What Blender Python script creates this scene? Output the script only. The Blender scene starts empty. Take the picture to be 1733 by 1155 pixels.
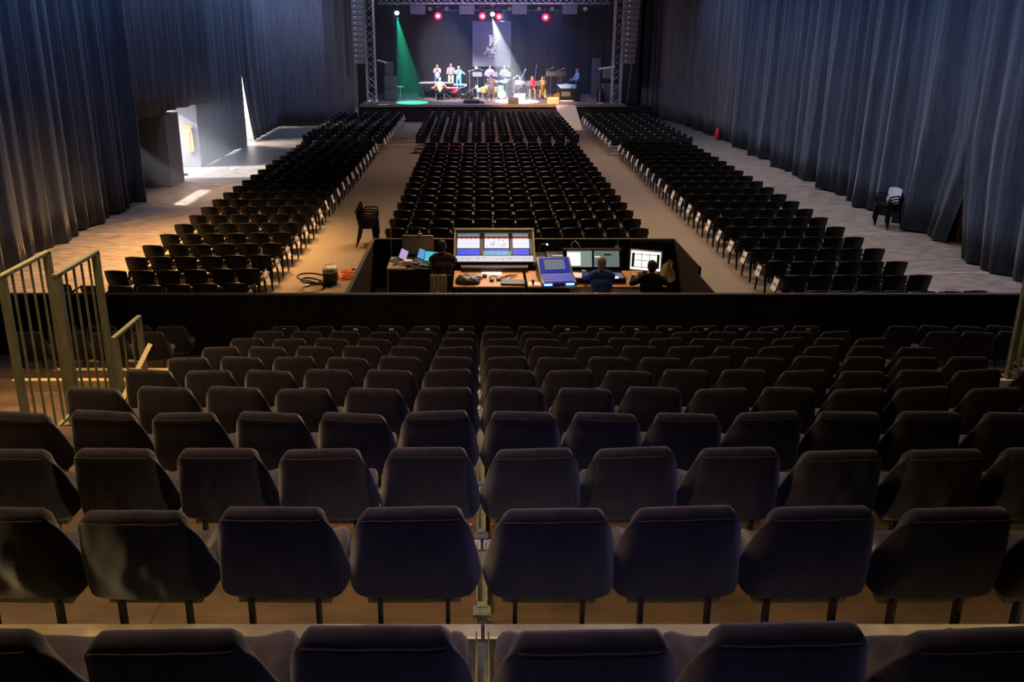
import bpy, bmesh, math, random
from mathutils import Vector, Matrix, Euler
random.seed(7)
S = bpy.context.scene
COL = S.collection
PI = math.pi
H = 5.55                       # camera height above the hall floor

# ---------------------------------------------------------------- camera
cam_d = bpy.data.cameras.new('camera'); cam = bpy.data.objects.new('camera', cam_d); COL.objects.link(cam)
F = 1200.0
PITCH = math.atan(0.252)
CP, SP = math.cos(PITCH), math.sin(PITCH)
cam.location = (0, 0, H)
cam.rotation_euler = (PI/2 - PITCH, 0, 0)
cam_d.sensor_fit = 'HORIZONTAL'; cam_d.sensor_width = 36.0
cam_d.lens = F / 1733.0 * 36.0
PX, PY = 811.0, 344.5
cam_d.shift_x = (866.5 - PX) / 1733.0
cam_d.shift_y = -(577.5 - PY) / 1733.0
cam_d.clip_start = 0.05; cam_d.clip_end = 200
S.camera = cam

# ---------------------------------------------------------------- view
S.view_settings.view_transform = 'Standard'
S.view_settings.look = 'None'
S.view_settings.gamma = 1.0
S.view_settings.use_curve_mapping = False
S.view_settings.exposure = 0.0
S.cycles.max_bounces = 6; S.cycles.diffuse_bounces = 3; S.cycles.glossy_bounces = 3
S.cycles.volume_bounces = 0; S.cycles.transparent_max_bounces = 6
S.cycles.sample_clamp_indirect = 2.0
S.cycles.volume_step_rate = 4.0

# ---------------------------------------------------------------- world and lights
W = bpy.data.worlds.new('world'); S.world = W; W.use_nodes = True
W.node_tree.nodes['Background'].inputs[0].default_value = (0.5, 0.62, 0.9, 1)
W.node_tree.nodes['Background'].inputs[1].default_value = 0.004

def aim(o, tgt):
    d = Vector(tgt) - o.location
    o.rotation_euler = d.to_track_quat('-Z', 'Y').to_euler()

def area(name, loc, tgt, size, power, col, spread=180, sy=None):
    l = bpy.data.lights.new(name, 'AREA'); l.energy = power; l.color = col
    l.shape = 'RECTANGLE'; l.size = size; l.size_y = sy or size; l.spread = math.radians(spread)
    o = bpy.data.objects.new(name, l); COL.objects.link(o); o.location = loc; aim(o, tgt)
    return o

def spot(name, loc, tgt, power, col, angle, blend=0.1, r=0.05):
    l = bpy.data.lights.new(name, 'SPOT'); l.energy = power; l.color = col
    l.spot_size = math.radians(angle); l.spot_blend = blend; l.shadow_soft_size = r
    o = bpy.data.objects.new(name, l); COL.objects.link(o); o.location = loc; aim(o, tgt)
    return o

# house work lights in the roof, and added fills marked below
area('house_light_centre', (1.0, 20.0, 8.7), (1.0, 15.2, 0), 3.0, 700, (1.0, 0.70, 0.40), 115)
area('house_light_left', (-5.9, 18.5, 8.7), (-7.2, 16.6, 0), 2.0, 760, (1.0, 0.55, 0.20), 60)
area('house_light_left_far', (-8.6, 22.5, 8.7), (-8.9, 23.5, 0), 1.0, 60, (1.0, 0.66, 0.40), 34)
area('house_light_far', (1.0, 33.0, 8.7), (1.0, 27.0, 0), 4.0, 480, (1.0, 0.72, 0.60), 115)
area('house_light_right', (8.0, 22.0, 8.7), (9.0, 22.0, 0), 22.0, 560, (0.95, 0.82, 0.82), 110, 2.0)
area('curtain_wash_right', (10.0, 22.0, 8.6), (11.8, 22.0, 3.6), 32, 390, (0.34, 0.54, 1.0), 100, 1.0)
area('curtain_fill_left', (-9.7, 22.0, 8.7), (-11.0, 22.0, 5.6), 38, 480, (0.26, 0.48, 1.0), 110, 0.8)  # added blue fill standing in for haze glow at the upper left
area('curtain_wash_corner', (-8.5, 36.0, 8.7), (-9.0, 39.5, 5.4), 3.5, 160, (0.45, 0.60, 1.0), 120, 1.0)
area('tribune_work_light', (-5.0, 6.6, 7.8), (-4.4, 5.9, 2), 1.2, 95, (1.0, 0.60, 0.24), 66)
area('tribune_down_fill', (-2.6, 3.6, 8.8), (-1.5, 4.2, 2.5), 1.6, 120, (1.0, 0.64, 0.30), 100)  # added fill from above, brightens cushions and floor but not the backs
area('stair_side_light', (-8.6, 3.6, 4.6), (0.0, 3.6, 2.4), 6.5, 24, (1.0, 0.66, 0.28), 110, 0.5)
area('step_fill_left', (-6.4, 2.20, 3.72), (-0.6, 2.21, 3.32), 0.2, 5, (1.0, 0.70, 0.32), 16, 0.2)  # added low fill that brightens the step nosing
area('step_fill_right', (6.6, 2.20, 3.72), (0.8, 2.21, 3.32), 0.2, 5, (1.0, 0.76, 0.44), 16, 0.2)  # matching added fill for the nosing from the right
area('tribune_front_wash', (0.5, 11.5, 8.6), (0.6, 2.5, 3), 3.0, 95, (0.86, 0.72, 1.0), 110)
area('tribune_rear_light', (0.3, -1.0, 8.0), (0.2, 3.1, 3.4), 0.5, 3.2, (0.48, 0.46, 1.0), 34)
area('desk_work_light', (0.6, 13.0, 5.6), (0.6, 13.2, 0.7), 0.5, 12, (1.0, 0.62, 0.26), 60)
# daylight through the side door
spot('daylight_sun', (-26.4, 24.9, 9.7+1.6), (-11.6, 26.7, 1.0), 140000, (0.93, 0.95, 1.0), 36, 0.2, 0.12)
area('daylight_door', (-13.4, 26.7, 1.9), (-10.0, 26.6, 0.2), 2.0, 330, (0.75, 0.82, 1.0), 120)
area('daylight_gap', (-12.0, 33.7, 1.3), (-8.0, 33.7, 0.2), 0.5, 200, (1.0, 0.93, 0.85), 90, 2.2)

# ---------------------------------------------------------------- projection helpers
def at(px, py, z):
    """point at height z seen at pixel (px,py)"""
    k = (py - 42.0)
    # solve along the ray
    dx = (px - PX) / F; dy = (py - PY) / F
    # ray dir in world: right=(1,0,0) fwd=(0,CP,-SP) down=(0,-SP,-CP)
    d = Vector((dx, CP - dy*SP, -SP - dy*CP))
    t = (z - H) / d.z
    return Vector((0, 0, H)) + d * t

def zc_of(y, z): return y*CP + (H - z)*SP
def x_at(px, y, z): return (px - PX) * zc_of(y, z) / F
def z_at(py, y):
    """height of the point at depth y seen at row py"""
    dy = (py - PY) / F
    d = (CP - dy*SP, -SP - dy*CP)
    return H + d[1]/d[0]*y

# ---------------------------------------------------------------- materials
def mat(name, col, rough=0.6, metal=0.0, var=0.0, vscale=20.0, bump=0.0, bscale=60.0, emis=None, estr=0.0, spec=0.5, stretch=None, sheen=0.0, detail=3.0):
    m = bpy.data.materials.new(name); m.use_nodes = True
    nt = m.node_tree; b = nt.nodes['Principled BSDF']
    b.inputs['Roughness'].default_value = rough; b.inputs['Metallic'].default_value = metal
    b.inputs['Specular IOR Level'].default_value = spec
    if sheen: b.inputs['Sheen Weight'].default_value = sheen; b.inputs['Sheen Roughness'].default_value = 0.4
    c4 = (col[0], col[1], col[2], 1)
    tc = nt.nodes.new('ShaderNodeTexCoord'); mp = nt.nodes.new('ShaderNodeMapping')
    nt.links.new(tc.outputs['Object'], mp.inputs[0])
    if stretch: mp.inputs['Scale'].default_value = stretch
    n = nt.nodes.new('ShaderNodeTexNoise'); n.inputs['Scale'].default_value = vscale; n.inputs['Detail'].default_value = detail
    nt.links.new(mp.outputs[0], n.inputs['Vector'])
    mx = nt.nodes.new('ShaderNodeMixRGB'); v = max(var, 0.02)
    mx.inputs[1].default_value = (col[0]*(1-v), col[1]*(1-v), col[2]*(1-v), 1)
    mx.inputs[2].default_value = (min(1, col[0]*(1+v)), min(1, col[1]*(1+v)), min(1, col[2]*(1+v)), 1)
    rp = nt.nodes.new('ShaderNodeMapRange'); rp.inputs[1].default_value = 0.3; rp.inputs[2].default_value = 0.7
    nt.links.new(n.outputs[0], rp.inputs[0]); nt.links.new(rp.outputs[0], mx.inputs[0])
    nt.links.new(mx.outputs[0], b.inputs['Base Color'])
    if bump:
        n2 = nt.nodes.new('ShaderNodeTexNoise'); n2.inputs['Scale'].default_value = bscale
        nt.links.new(mp.outputs[0], n2.inputs['Vector'])
        bp = nt.nodes.new('ShaderNodeBump'); bp.inputs['Strength'].default_value = bump; bp.inputs['Distance'].default_value = 0.01
        nt.links.new(n2.outputs[0], bp.inputs['Height']); nt.links.new(bp.outputs[0], b.inputs['Normal'])
    if emis:
        b.inputs['Emission Color'].default_value = (*emis, 1); b.inputs['Emission Strength'].default_value = estr
    return m

M = {}
M['seat_fabric'] = mat('seat_fabric', (0.021, 0.017, 0.026), 0.95, var=0.35, vscale=9, bump=0.35, bscale=420, spec=0.15, sheen=0.35)
M['seat_cushion'] = mat('seat_cushion', (0.038, 0.031, 0.042), 0.95, var=0.3, vscale=14, bump=0.4, bscale=380, spec=0.15, sheen=0.35)
M['black_plastic'] = mat('black_plastic', (0.006, 0.006, 0.008), 0.33, var=0.2, spec=0.24)
M['conf_fabric'] = mat('conference_fabric', (0.014, 0.014, 0.018), 0.8, var=0.2, spec=0.3)
M['steel'] = mat('steel_tube', (0.62, 0.60, 0.56), 0.35, 0.85, var=0.1)
M['white_plastic'] = mat('white_plastic', (0.8, 0.8, 0.8), 0.5)
M['paper'] = mat('paper', (0.95, 0.88, 0.90), 0.8, var=0.03)
M['ink'] = mat('ink', (0.03, 0.03, 0.05), 0.8)
M['galv'] = mat('galvanised_steel', (0.20, 0.21, 0.13), 0.5, 0.3, var=0.28, vscale=6, stretch=(6, 6, 1))
M['ply'] = mat('brown_plywood', (0.078, 0.046, 0.024), 0.75, var=0.45, vscale=3.2, bump=0.2, bscale=40, stretch=(1, 3, 1), detail=8)
M['nosing'] = mat('worn_aluminium_nosing', (0.80, 0.66, 0.42), 0.6, 0.1, var=0.28, vscale=4.5, detail=9)
M['riser'] = mat('riser_board', (0.035, 0.024, 0.018), 0.8, var=0.3, vscale=5)
M['drape'] = mat('black_molton', (0.014, 0.012, 0.013), 0.95, var=0.2, bump=0.2, bscale=200, spec=0.1)
M['curtain_blue'] = mat('navy_curtain', (0.042, 0.052, 0.080), 0.85, var=0.3, vscale=3, spec=0.25, stretch=(6, 6, 0.3), sheen=0.2)
M['curtain_grey'] = mat('charcoal_curtain', (0.095, 0.088, 0.105), 0.9, var=0.3, vscale=3, spec=0.2, stretch=(6, 6, 0.3), sheen=0.1)
M['carpet'] = mat('brown_carpet', (0.21, 0.165, 0.125), 1.0, var=0.55, vscale=120, bump=0.5, bscale=200, spec=0.1, detail=5)
M['flat'] = mat('grey_painted_flat', (0.12, 0.10, 0.095), 0.8, var=0.1, vscale=30)
M['wall'] = mat('dark_wall', (0.03, 0.03, 0.034), 0.9)
M['stage_floor'] = mat('stage_floor', (0.17, 0.12, 0.09), 0.55, var=0.2, vscale=6)
M['black_metal'] = mat('black_metal', (0.02, 0.02, 0.022), 0.45, 0.4)
M['alu'] = mat('aluminium', (0.55, 0.55, 0.60), 0.35, 0.8, var=0.1)
M['wood_desk'] = mat('orange_wood_desk', (0.46, 0.19, 0.035), 0.45, var=0.15, vscale=5, stretch=(1, 8, 8), detail=6)
M['orange'] = mat('orange_cable', (1.0, 0.19, 0.03), 0.5)
M['rubber'] = mat('black_rubber', (0.015, 0.014, 0.014), 0.5)
M['gold'] = mat('brass', (0.85, 0.52, 0.12), 0.25, 0.9)
M['beige'] = mat('beige_case', (0.36, 0.30, 0.18), 0.55, var=0.12)
M['blue_plastic'] = mat('blue_enamel', (0.05, 0.12, 0.45), 0.35)

def board_material():
    """painted chipboard side floor: large sheets, joints and scuffs"""
    m = bpy.data.materials.new('floor_boards'); m.use_nodes = True; nt = m.node_tree
    b = nt.nodes['Principled BSDF']; b.inputs['Roughness'].default_value = 0.5
    tc = nt.nodes.new('ShaderNodeTexCoord')
    mp = nt.nodes.new('ShaderNodeMapping'); nt.links.new(tc.outputs['Object'], mp.inputs[0])
    mp.inputs['Scale'].default_value = (1.0, 5.0, 1.0); mp.inputs['Rotation'].default_value = (0, 0, 0.15)
    n = nt.nodes.new('ShaderNodeTexNoise'); n.inputs['Scale'].default_value = 2.2; n.inputs['Detail'].default_value = 9
    nt.links.new(mp.outputs[0], n.inputs['Vector'])
    cr = nt.nodes.new('ShaderNodeValToRGB')
    cr.color_ramp.elements[0].position = 0.30; cr.color_ramp.elements[0].color = (0.095, 0.070, 0.050, 1)
    cr.color_ramp.elements[1].position = 0.72; cr.color_ramp.elements[1].color = (0.30, 0.25, 0.205, 1)
    nt.links.new(n.outputs[0], cr.inputs[0])
    br = nt.nodes.new('ShaderNodeTexBrick'); nt.links.new(tc.outputs['Object'], br.inputs['Vector'])
    br.inputs['Color1'].default_value = (1, 1, 1, 1); br.inputs['Color2'].default_value = (0.86, 0.86, 0.86, 1)
    br.inputs['Mortar'].default_value = (1.7, 1.6, 1.4, 1); br.inputs['Scale'].default_value = 1.0
    br.inputs['Brick Width'].default_value = 6.2; br.inputs['Row Height'].default_value = 3.1
    br.inputs['Mortar Size'].default_value = 0.03; br.offset = 0.0
    mx = nt.nodes.new('ShaderNodeMixRGB'); mx.blend_type = 'MULTIPLY'; mx.inputs[0].default_value = 1
    nt.links.new(cr.outputs[0], mx.inputs[1]); nt.links.new(br.outputs[0], mx.inputs[2])
    nt.links.new(mx.outputs[0], b.inputs['Base Color'])
    return m
M['boards'] = board_material()

def emit(name, col, s, rough=0.4, base=None):
    return mat(name, base or (0.02, 0.02, 0.02), rough, emis=col, estr=s)
def haze_mat(name, dens, col=(1, 1, 1), aniso=0.3, fade=False):
    m = bpy.data.materials.new(name); m.use_nodes = True; nt = m.node_tree
    for n in list(nt.nodes): nt.nodes.remove(n)
    o = nt.nodes.new('ShaderNodeOutputMaterial'); v = nt.nodes.new('ShaderNodeVolumeScatter')
    v.inputs['Color'].default_value = (*col, 1); v.inputs['Density'].default_value = dens; v.inputs['Anisotropy'].default_value = aniso
    if fade:      # the haze thins out towards its borders
        tc = nt.nodes.new('ShaderNodeTexCoord'); sx = nt.nodes.new('ShaderNodeSeparateXYZ'); nt.links.new(tc.outputs['Generated'], sx.inputs[0])
        prev = None
        for k in range(3):
            def op(kind, a, b=None, val=None):
                n = nt.nodes.new('ShaderNodeMath'); n.operation = kind; nt.links.new(a, n.inputs[0])
                if b is not None: nt.links.new(b, n.inputs[1])
                if val is not None: n.inputs[1].default_value = val
                return n.outputs[0]
            g = sx.outputs[k]; one = nt.nodes.new('ShaderNodeMath'); one.operation = 'SUBTRACT'; one.inputs[0].default_value = 1; nt.links.new(g, one.inputs[1])
            q = op('MULTIPLY', op('MULTIPLY', g, one.outputs[0]) if k < 2 else one.outputs[0], val=(4.0 if k < 2 else 1.3))
            prev = q if prev is None else op('MULTIPLY', prev, q)
        nt.links.new(op('MULTIPLY', prev, val=dens), v.inputs['Density'])
    nt.links.new(v.outputs[0], o.inputs['Volume']); return m

# ---------------------------------------------------------------- mesh building
class MB:
    def __init__(s): s.v = []; s.f = []
    def add(s, vs, fs, mtx=None):
        o = len(s.v)
        if mtx is not None: vs = [mtx @ Vector(p) for p in vs]
        s.v += [tuple(p) for p in vs]; s.f += [tuple(i + o for i in f) for f in fs]; return s
    def box(s, c, size, rot=None, bev=0.0, taper=None):
        x, y, z = size[0]/2, size[1]/2, size[2]/2
        tx, ty = taper or (1, 1)
        m = Matrix.Translation(c)
        if rot: m = m @ Euler(rot).to_matrix().to_4x4()
        if bev <= 0:
            vs = [(-x,-y,-z),(x,-y,-z),(x,y,-z),(-x,y,-z),(-x*tx,-y*ty,z),(x*tx,-y*ty,z),(x*tx,y*ty,z),(-x*tx,y*ty,z)]
            fs = [(0,3,2,1),(4,5,6,7),(0,1,5,4),(1,2,6,5),(2,3,7,6),(3,0,4,7)]
            return s.add(vs, fs, m)
        b = min(bev, x*.95, y*.95, z*.95)
        vs = []; idx = {}
        for sx in (-1, 1):
            for sy in (-1, 1):
                for sz in (-1, 1):
                    k = tx if sz > 0 else 1; kk = ty if sz > 0 else 1
                    for a in range(3):
                        p = [sx*(x-b)*k, sy*(y-b)*kk, sz*(z-b)]
                        p[a] += (sx, sy, sz)[a]*b
                        idx[(sx, sy, sz, a)] = len(vs); vs.append(p)
        fs = []
        for a in range(3):
            for sg in (-1, 1):
                o = [i for i in range(3) if i != a]; q = []
                for (u, v) in ((-1,-1),(1,-1),(1,1),(-1,1)):
                    k = [0, 0, 0]; k[a] = sg; k[o[0]] = u; k[o[1]] = v; q.append(idx[(*k, a)])
                if (sg > 0) != (a != 1): q.reverse()
                fs.append(tuple(q))
        for a in range(3):
            o = [i for i in range(3) if i != a]
            for u in (-1, 1):
                for v in (-1, 1):
                    k1 = [0,0,0]; k1[a] = -1; k1[o[0]] = u; k1[o[1]] = v
                    k2 = list(k1); k2[a] = 1
                    q = [idx[(*k1, o[0])], idx[(*k2, o[0])], idx[(*k2, o[1])], idx[(*k1, o[1])]]
                    if (u*v > 0) != (a != 1): pass
                    else: q.reverse()
                    fs.append(tuple(q))
        for sx in (-1, 1):
            for sy in (-1, 1):
                for sz in (-1, 1):
                    q = [idx[(sx, sy, sz, a)] for a in range(3)]
                    if sx*sy*sz < 0: q.reverse()
                    fs.append(tuple(q))
        return s.add(vs, fs, m)
    def cyl(s, a, b, r, r2=None, n=10, caps=True):
        a = Vector(a); b = Vector(b); r2 = r if r2 is None else r2
        d = (b - a)
        if d.length < 1e-9: return s
        q = d.to_track_quat('Z', 'Y').to_matrix()
        vs = []
        for p, rr in ((a, r), (b, r2)):
            for i in range(n):
                t = 2*PI*i/n; vs.append(p + q @ Vector((rr*math.cos(t), rr*math.sin(t), 0)))
        fs = [(i, (i+1) % n, n+(i+1) % n, n+i) for i in range(n)]
        if caps: fs += [tuple(reversed(range(n))), tuple(range(n, 2*n))]
        return s.add(vs, fs)
    def tube(s, pts, r, n=8):
        pts = [Vector(p) for p in pts]; rs = r if isinstance(r, (list, tuple)) else [r]*len(pts)
        vs = []; up = Vector((0, 0, 1)); prev = None
        for i, p in enumerate(pts):
            t = (pts[min(i+1, len(pts)-1)] - pts[max(i-1, 0)]).normalized()
            if prev is None:
                a = t.orthogonal().normalized()
            else:
                a = (prev - t*prev.dot(t)).normalized()
            prev = a; b = t.cross(a)
            for k in range(n):
                w = 2*PI*k/n; vs.append(p + (a*math.cos(w) + b*math.sin(w))*rs[i])
        fs = []
        for i in range(len(pts)-1):
            for k in range(n):
                fs.append((i*n+k, i*n+(k+1) % n, (i+1)*n+(k+1) % n, (i+1)*n+k))
        fs += [tuple(reversed(range(n))), tuple(range((len(pts)-1)*n, len(pts)*n))]
        return s.add(vs, fs)
    def sph(s, c, r, nu=12, nv=8, rot=None):
        if not isinstance(r, (list, tuple)): r = (r, r, r)
        m = Matrix.Translation(c)
        if rot: m = m @ Euler(rot).to_matrix().to_4x4()
        vs = [(0, 0, -r[2])]
        for j in range(1, nv):
            t = -PI/2 + PI*j/nv
            for i in range(nu):
                a = 2*PI*i/nu; vs.append((r[0]*math.cos(t)*math.cos(a), r[1]*math.cos(t)*math.sin(a), r[2]*math.sin(t)))
        vs.append((0, 0, r[2])); fs = []
        for i in range(nu): fs.append((0, 1+(i+1) % nu, 1+i))
        for j in range(nv-2):
            for i in range(nu):
                a = 1+j*nu; fs.append((a+i, a+(i+1) % nu, a+nu+(i+1) % nu, a+nu+i))
        a = 1+(nv-2)*nu
        for i in range(nu): fs.append((a+i, a+(i+1) % nu, len(vs)-1))
        return s.add(vs, fs, m)
    def lathe(s, prof, c=(0, 0, 0), n=20, rot=None, close=False):
        m = Matrix.Translation(c)
        if rot: m = m @ Euler(rot).to_matrix().to_4x4()
        vs = []
        for r, z in prof:
            for i in range(n):
                a = 2*PI*i/n; vs.append((r*math.cos(a), r*math.sin(a), z))
        fs = []
        for j in range(len(prof)-1):
            for i in range(n): fs.append((j*n+i, j*n+(i+1) % n, (j+1)*n+(i+1) % n, (j+1)*n+i))
        fs += [tuple(reversed(range(n))), tuple(range((len(prof)-1)*n, len(prof)*n))]
        return s.add(vs, fs, m)
    def prism(s, poly, a, b, axis='x'):
        """poly: 2D points, extruded between a and b along axis"""
        n = len(poly); vs = []
        for t in (a, b):
            for (u, v) in poly:
                vs.append({'x': (t, u, v), 'y': (u, t, v), 'z': (u, v, t)}[axis])
        fs = [(i, (i+1) % n, n+(i+1) % n, n+i) for i in range(n)] + [tuple(reversed(range(n))), tuple(range(n, 2*n))]
        return s.add(vs, fs)
    def slab(s, pts, thick):
        """grid pts[i][j] thickened along its normals: list of rows of Vectors"""
        R, C = len(pts), len(pts[0]); P = [[Vector(p) for p in r] for r in pts]; nrm = [[None]*C for _ in range(R)]
        for i in range(R):
            for j in range(C):
                du = P[min(i+1, R-1)][j] - P[max(i-1, 0)][j]; dv = P[i][min(j+1, C-1)] - P[i][max(j-1, 0)]
                nn = du.cross(dv); nrm[i][j] = nn.normalized() if nn.length > 1e-9 else Vector((0, 1, 0))
        vs = []
        for sgn in (0.5, -0.5):
            for i in range(R):
                for j in range(C): vs.append(P[i][j] + nrm[i][j]*thick*sgn)
        o = R*C; fs = []
        for i in range(R-1):
            for j in range(C-1):
                a = i*C+j; fs.append((a, a+C, a+C+1, a+1)); fs.append((o+a, o+a+1, o+a+C+1, o+a+C))
        for i in range(R-1):
            a = i*C; fs.append((a, o+a, o+a+C, a+C)); a = i*C+C-1; fs.append((a, a+C, o+a+C, o+a))
        for j in range(C-1):
            a = j; fs.append((a, a+1, o+a+1, o+a)); a = (R-1)*C+j; fs.append((a, o+a, o+a+1, a+1))
        return s.add(vs, fs)
    def mesh(s, name, m, smooth=True, sub=0, angle=40):
        me = bpy.data.meshes.new(name); me.from_pydata(s.v, [], s.f); me.update()
        bm = bmesh.new(); bm.from_mesh(me); bmesh.ops.recalc_face_normals(bm, faces=bm.faces); bm.to_mesh(me); bm.free()
        if m: me.materials.append(m)
        if sub:
            o = bpy.data.objects.new('tmp', me); COL.objects.link(o)
            md = o.modifiers.new('s', 'SUBSURF'); md.levels = sub; md.render_levels = sub
            dg = bpy.context.evaluated_depsgraph_get()
            me2 = bpy.data.meshes.new_from_object(o.evaluated_get(dg)); me2.name = name
            bpy.data.objects.remove(o); bpy.data.meshes.remove(me); me = me2
            smooth = True; angle = 180
        if smooth:
            me.polygons.foreach_set('use_smooth', [True]*len(me.polygons))
            if angle < 180: me.set_sharp_from_angle(angle=math.radians(angle))
        return me
    def obj(s, name, m, parent=None, **kw):
        return link(name, s.mesh(name, m, **kw), parent)

def link(name, me, parent=None, loc=None, rot=None):
    o = bpy.data.objects.new(name, me); COL.objects.link(o)
    if parent: o.parent = parent
    if loc is not None: o.location = loc
    if rot is not None: o.rotation_euler = rot
    return o
def tag(o, label=None, cat=None, group=None, kind=None):
    if label: o['label'] = label
    if cat: o['category'] = cat
    if group: o['group'] = group
    if kind: o['kind'] = kind
    return o
def thing(name, label, cat, loc=(0, 0, 0), rz=0.0, group=None):
    o = bpy.data.objects.new(name, None); COL.objects.link(o); o.empty_display_size = 0.1
    o.location = loc; o.rotation_euler = (0, 0, rz)
    return tag(o, label, cat, group)
def struct(o): o['kind'] = 'structure'; return o
def copy_tree(o, parent=None, depth=0):
    c = o.copy(); COL.objects.link(c)
    if parent: c.parent = parent
    for ch in list(o.children): copy_tree(ch, c)
    return c
ONES = ['', 'first', 'second', 'third', 'fourth', 'fifth', 'sixth', 'seventh', 'eighth', 'ninth', 'tenth', 'eleventh', 'twelfth', 'thirteenth', 'fourteenth', 'fifteenth', 'sixteenth', 'seventeenth', 'eighteenth', 'nineteenth', 'twentieth']
def ordn(n): return ONES[n] if n <= 20 else 'twenty-' + ONES[n-20]
# ================================================================ STRUCTURE
struct(MB().box((0.3, 21, -0.1), (29.4, 58, 0.2)).obj('floor', M['boards']))
tag(MB().box((0.72, 24.3, 0.003), (17.0, 33.6, 0.006)).obj('carpet', M['carpet']), 'brown carpet lying under the three blocks of hall chairs', 'carpet')
struct(MB().box((0.3, 21, 9.1), (29.4, 58, 0.2)).obj('ceiling', M['wall']))
struct(MB().box((14.6, 21, 4.5), (0.4, 58, 9.0)).obj('wall_right', M['wall']))
struct(MB().box((0.3, 50.2, 4.5), (29.4, 0.4, 9.0)).obj('wall_far', M['wall']))
struct(MB().box((0.3, -8.2, 4.5), (29.4, 0.4, 9.0)).obj('wall_near', M['wall']))
# left wall with two doorways; slit and far opening added to admit light
wl = MB()
def wpc(y0, y1, z0, z1): wl.box((-13.8, (y0+y1)/2, (z0+z1)/2), (0.4, y1-y0, z1-z0))
wpc(-8, 21.9, 0, 9); wpc(21.9, 24.2, 0, 2.62); wpc(21.9, 24.2, 3.12, 9); wpc(24.2, 25.7, 0, 9)
wpc(25.7, 27.7, 3.5, 9); wpc(27.7, 33.0, 0, 9); wpc(33.0, 34.4, 3.0, 9); wpc(34.4, 35.6, 0, 9); wpc(35.6, 46.0, 5.2, 9); wpc(46.0, 50, 0, 9)
struct(wl.obj('wall_left', M['wall']))
struct(MB().box((-15.6, 26.7, -0.1), (3.2, 5, 0.2)).box((-15.6, 33.7, -0.1), (3.2, 5, 0.2)).obj('floor_outside', M['boards']))
sky = MB().box((-14.4, 40.8, 2.6), (0.05, 10.4, 5.2)).obj('sky_outside', emit('daylight_outside', (1.0, 0.95, 0.88), 9.0)); struct(sky)

# ---------------------------------------------------------------- tribune platforms
PD, PH = 0.79, 0.272
def p_edge(k): return 2.23 + PD*k          # front edge of platform k
def p_top(k): return 3.32 - PH*k
plat = []
for k in range(-3, 11):
    y1 = p_edge(k) if k < 10 else 10.05
    y0 = p_edge(k-1)
    z = p_top(k)
    o = MB().box((0, (y0+y1)/2, z-0.03), (28.0, y1-y0, 0.06)).obj('platform', M['ply'])
    tag(o, kind='structure'); o.name = 'floor_tier'
    o = MB().box((0, y0-0.012, z+PH/2-0.02), (28.0, 0.02, PH-0.05)).obj('trim_riser', M['riser']); struct(o)
# nosing strips, two lengths meeting under the gangway
for k in range(-2, 10):
    y = p_edge(k); z = p_top(k)
    for a, b in ((-2.9, 0.012), (0.016, 2.42), (2.43, 4.95), (-5.6, -2.94), (4.96, 7.8)):
        if b == -2.94 and k in (3, 4, 5, 6): continue
        m = MB().box(((a+b)/2, y-0.028, z+0.003), (b-a-0.01, 0.062, 0.010), bev=0.002).box(((a+b)/2, y+0.006, z-0.03), (b-a-0.01, 0.008, 0.065))
        struct(m.obj('trim_nosing', M['nosing']))
# platform joints: dark seams
for x in (-4.3, -1.42, 3.4):
    for k in range(-1, 10):
        struct(MB().box((x, (p_edge(k-1)+p_edge(k))/2 - .02, p_top(k)+0.001), (0.006, PD-0.12, 0.003)).obj('trim_joint', M['ink']))
# aisle channels between the two halves of the tribune
ch = MB().box((-0.022, 0, 0.03), (0.006, 0.36, 0.06)).box((0.022, 0, 0.03), (0.006, 0.36, 0.06)).box((0, 0, 0.005), (0.05, 0.36, 0.008))
ch.mesh
me_ch = ch.mesh('gangway_channel', M['galv'], smooth=False)
me_bk = MB().box((0, 0, 0.05), (0.045, 0.03, 0.10)).box((0, -0.03, 0.09), (0.075, 0.05, 0.012)).mesh('channel_bracket', M['galv'], smooth=False)
me_bolt = MB().cyl((0, 0, 0), (0, 0, 0.012), 0.008).mesh('bolt', M['steel'])
for k in range(0, 11):
    o = thing('gangway_channel', 'steel channel in the gangway beside the %s seat row up from the parapet' % ordn(11-k), 'channel', (0.012, p_edge(k)-0.36, p_top(k)))
    o['group'] = 'steel channels down the gangway'
    link('channel', me_ch, o, (0, 0.1, 0)); link('bracket', me_bk, o, (0, -0.14, 0)); 
    for sx in (-0.06, 0.06): link('bolt', me_bolt, o, (sx, 0.02, 0))

# parapet with a black cloth, top rail
pr = thing('parapet', 'long black cloth covered parapet across the front of the raked seating', 'parapet', (0, 10.12, 0.58))
pts = []
for i in range(0, 281):
    x = -14 + i*0.1
    pts.append([Vector((x, 0.015*math.sin(x*9+2*math.sin(x*2.1)), z)) for z in (-0.58, -0.1, 0.4, 0.98)])
MB().slab(pts, 0.02).obj('cloth', M['drape'], pr)
MB().box((0, 0, 0.99), (28.0, 0.07, 0.035), bev=0.008).obj('top_rail', mat('parapet_rail', (0.05, 0.042, 0.045), 0.6), pr)
for i in range(15):
    MB().box((-14+i*2, 0.045, 0.2), (0.04, 0.04, 1.56)).obj('post', M['black_metal'], pr)

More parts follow.
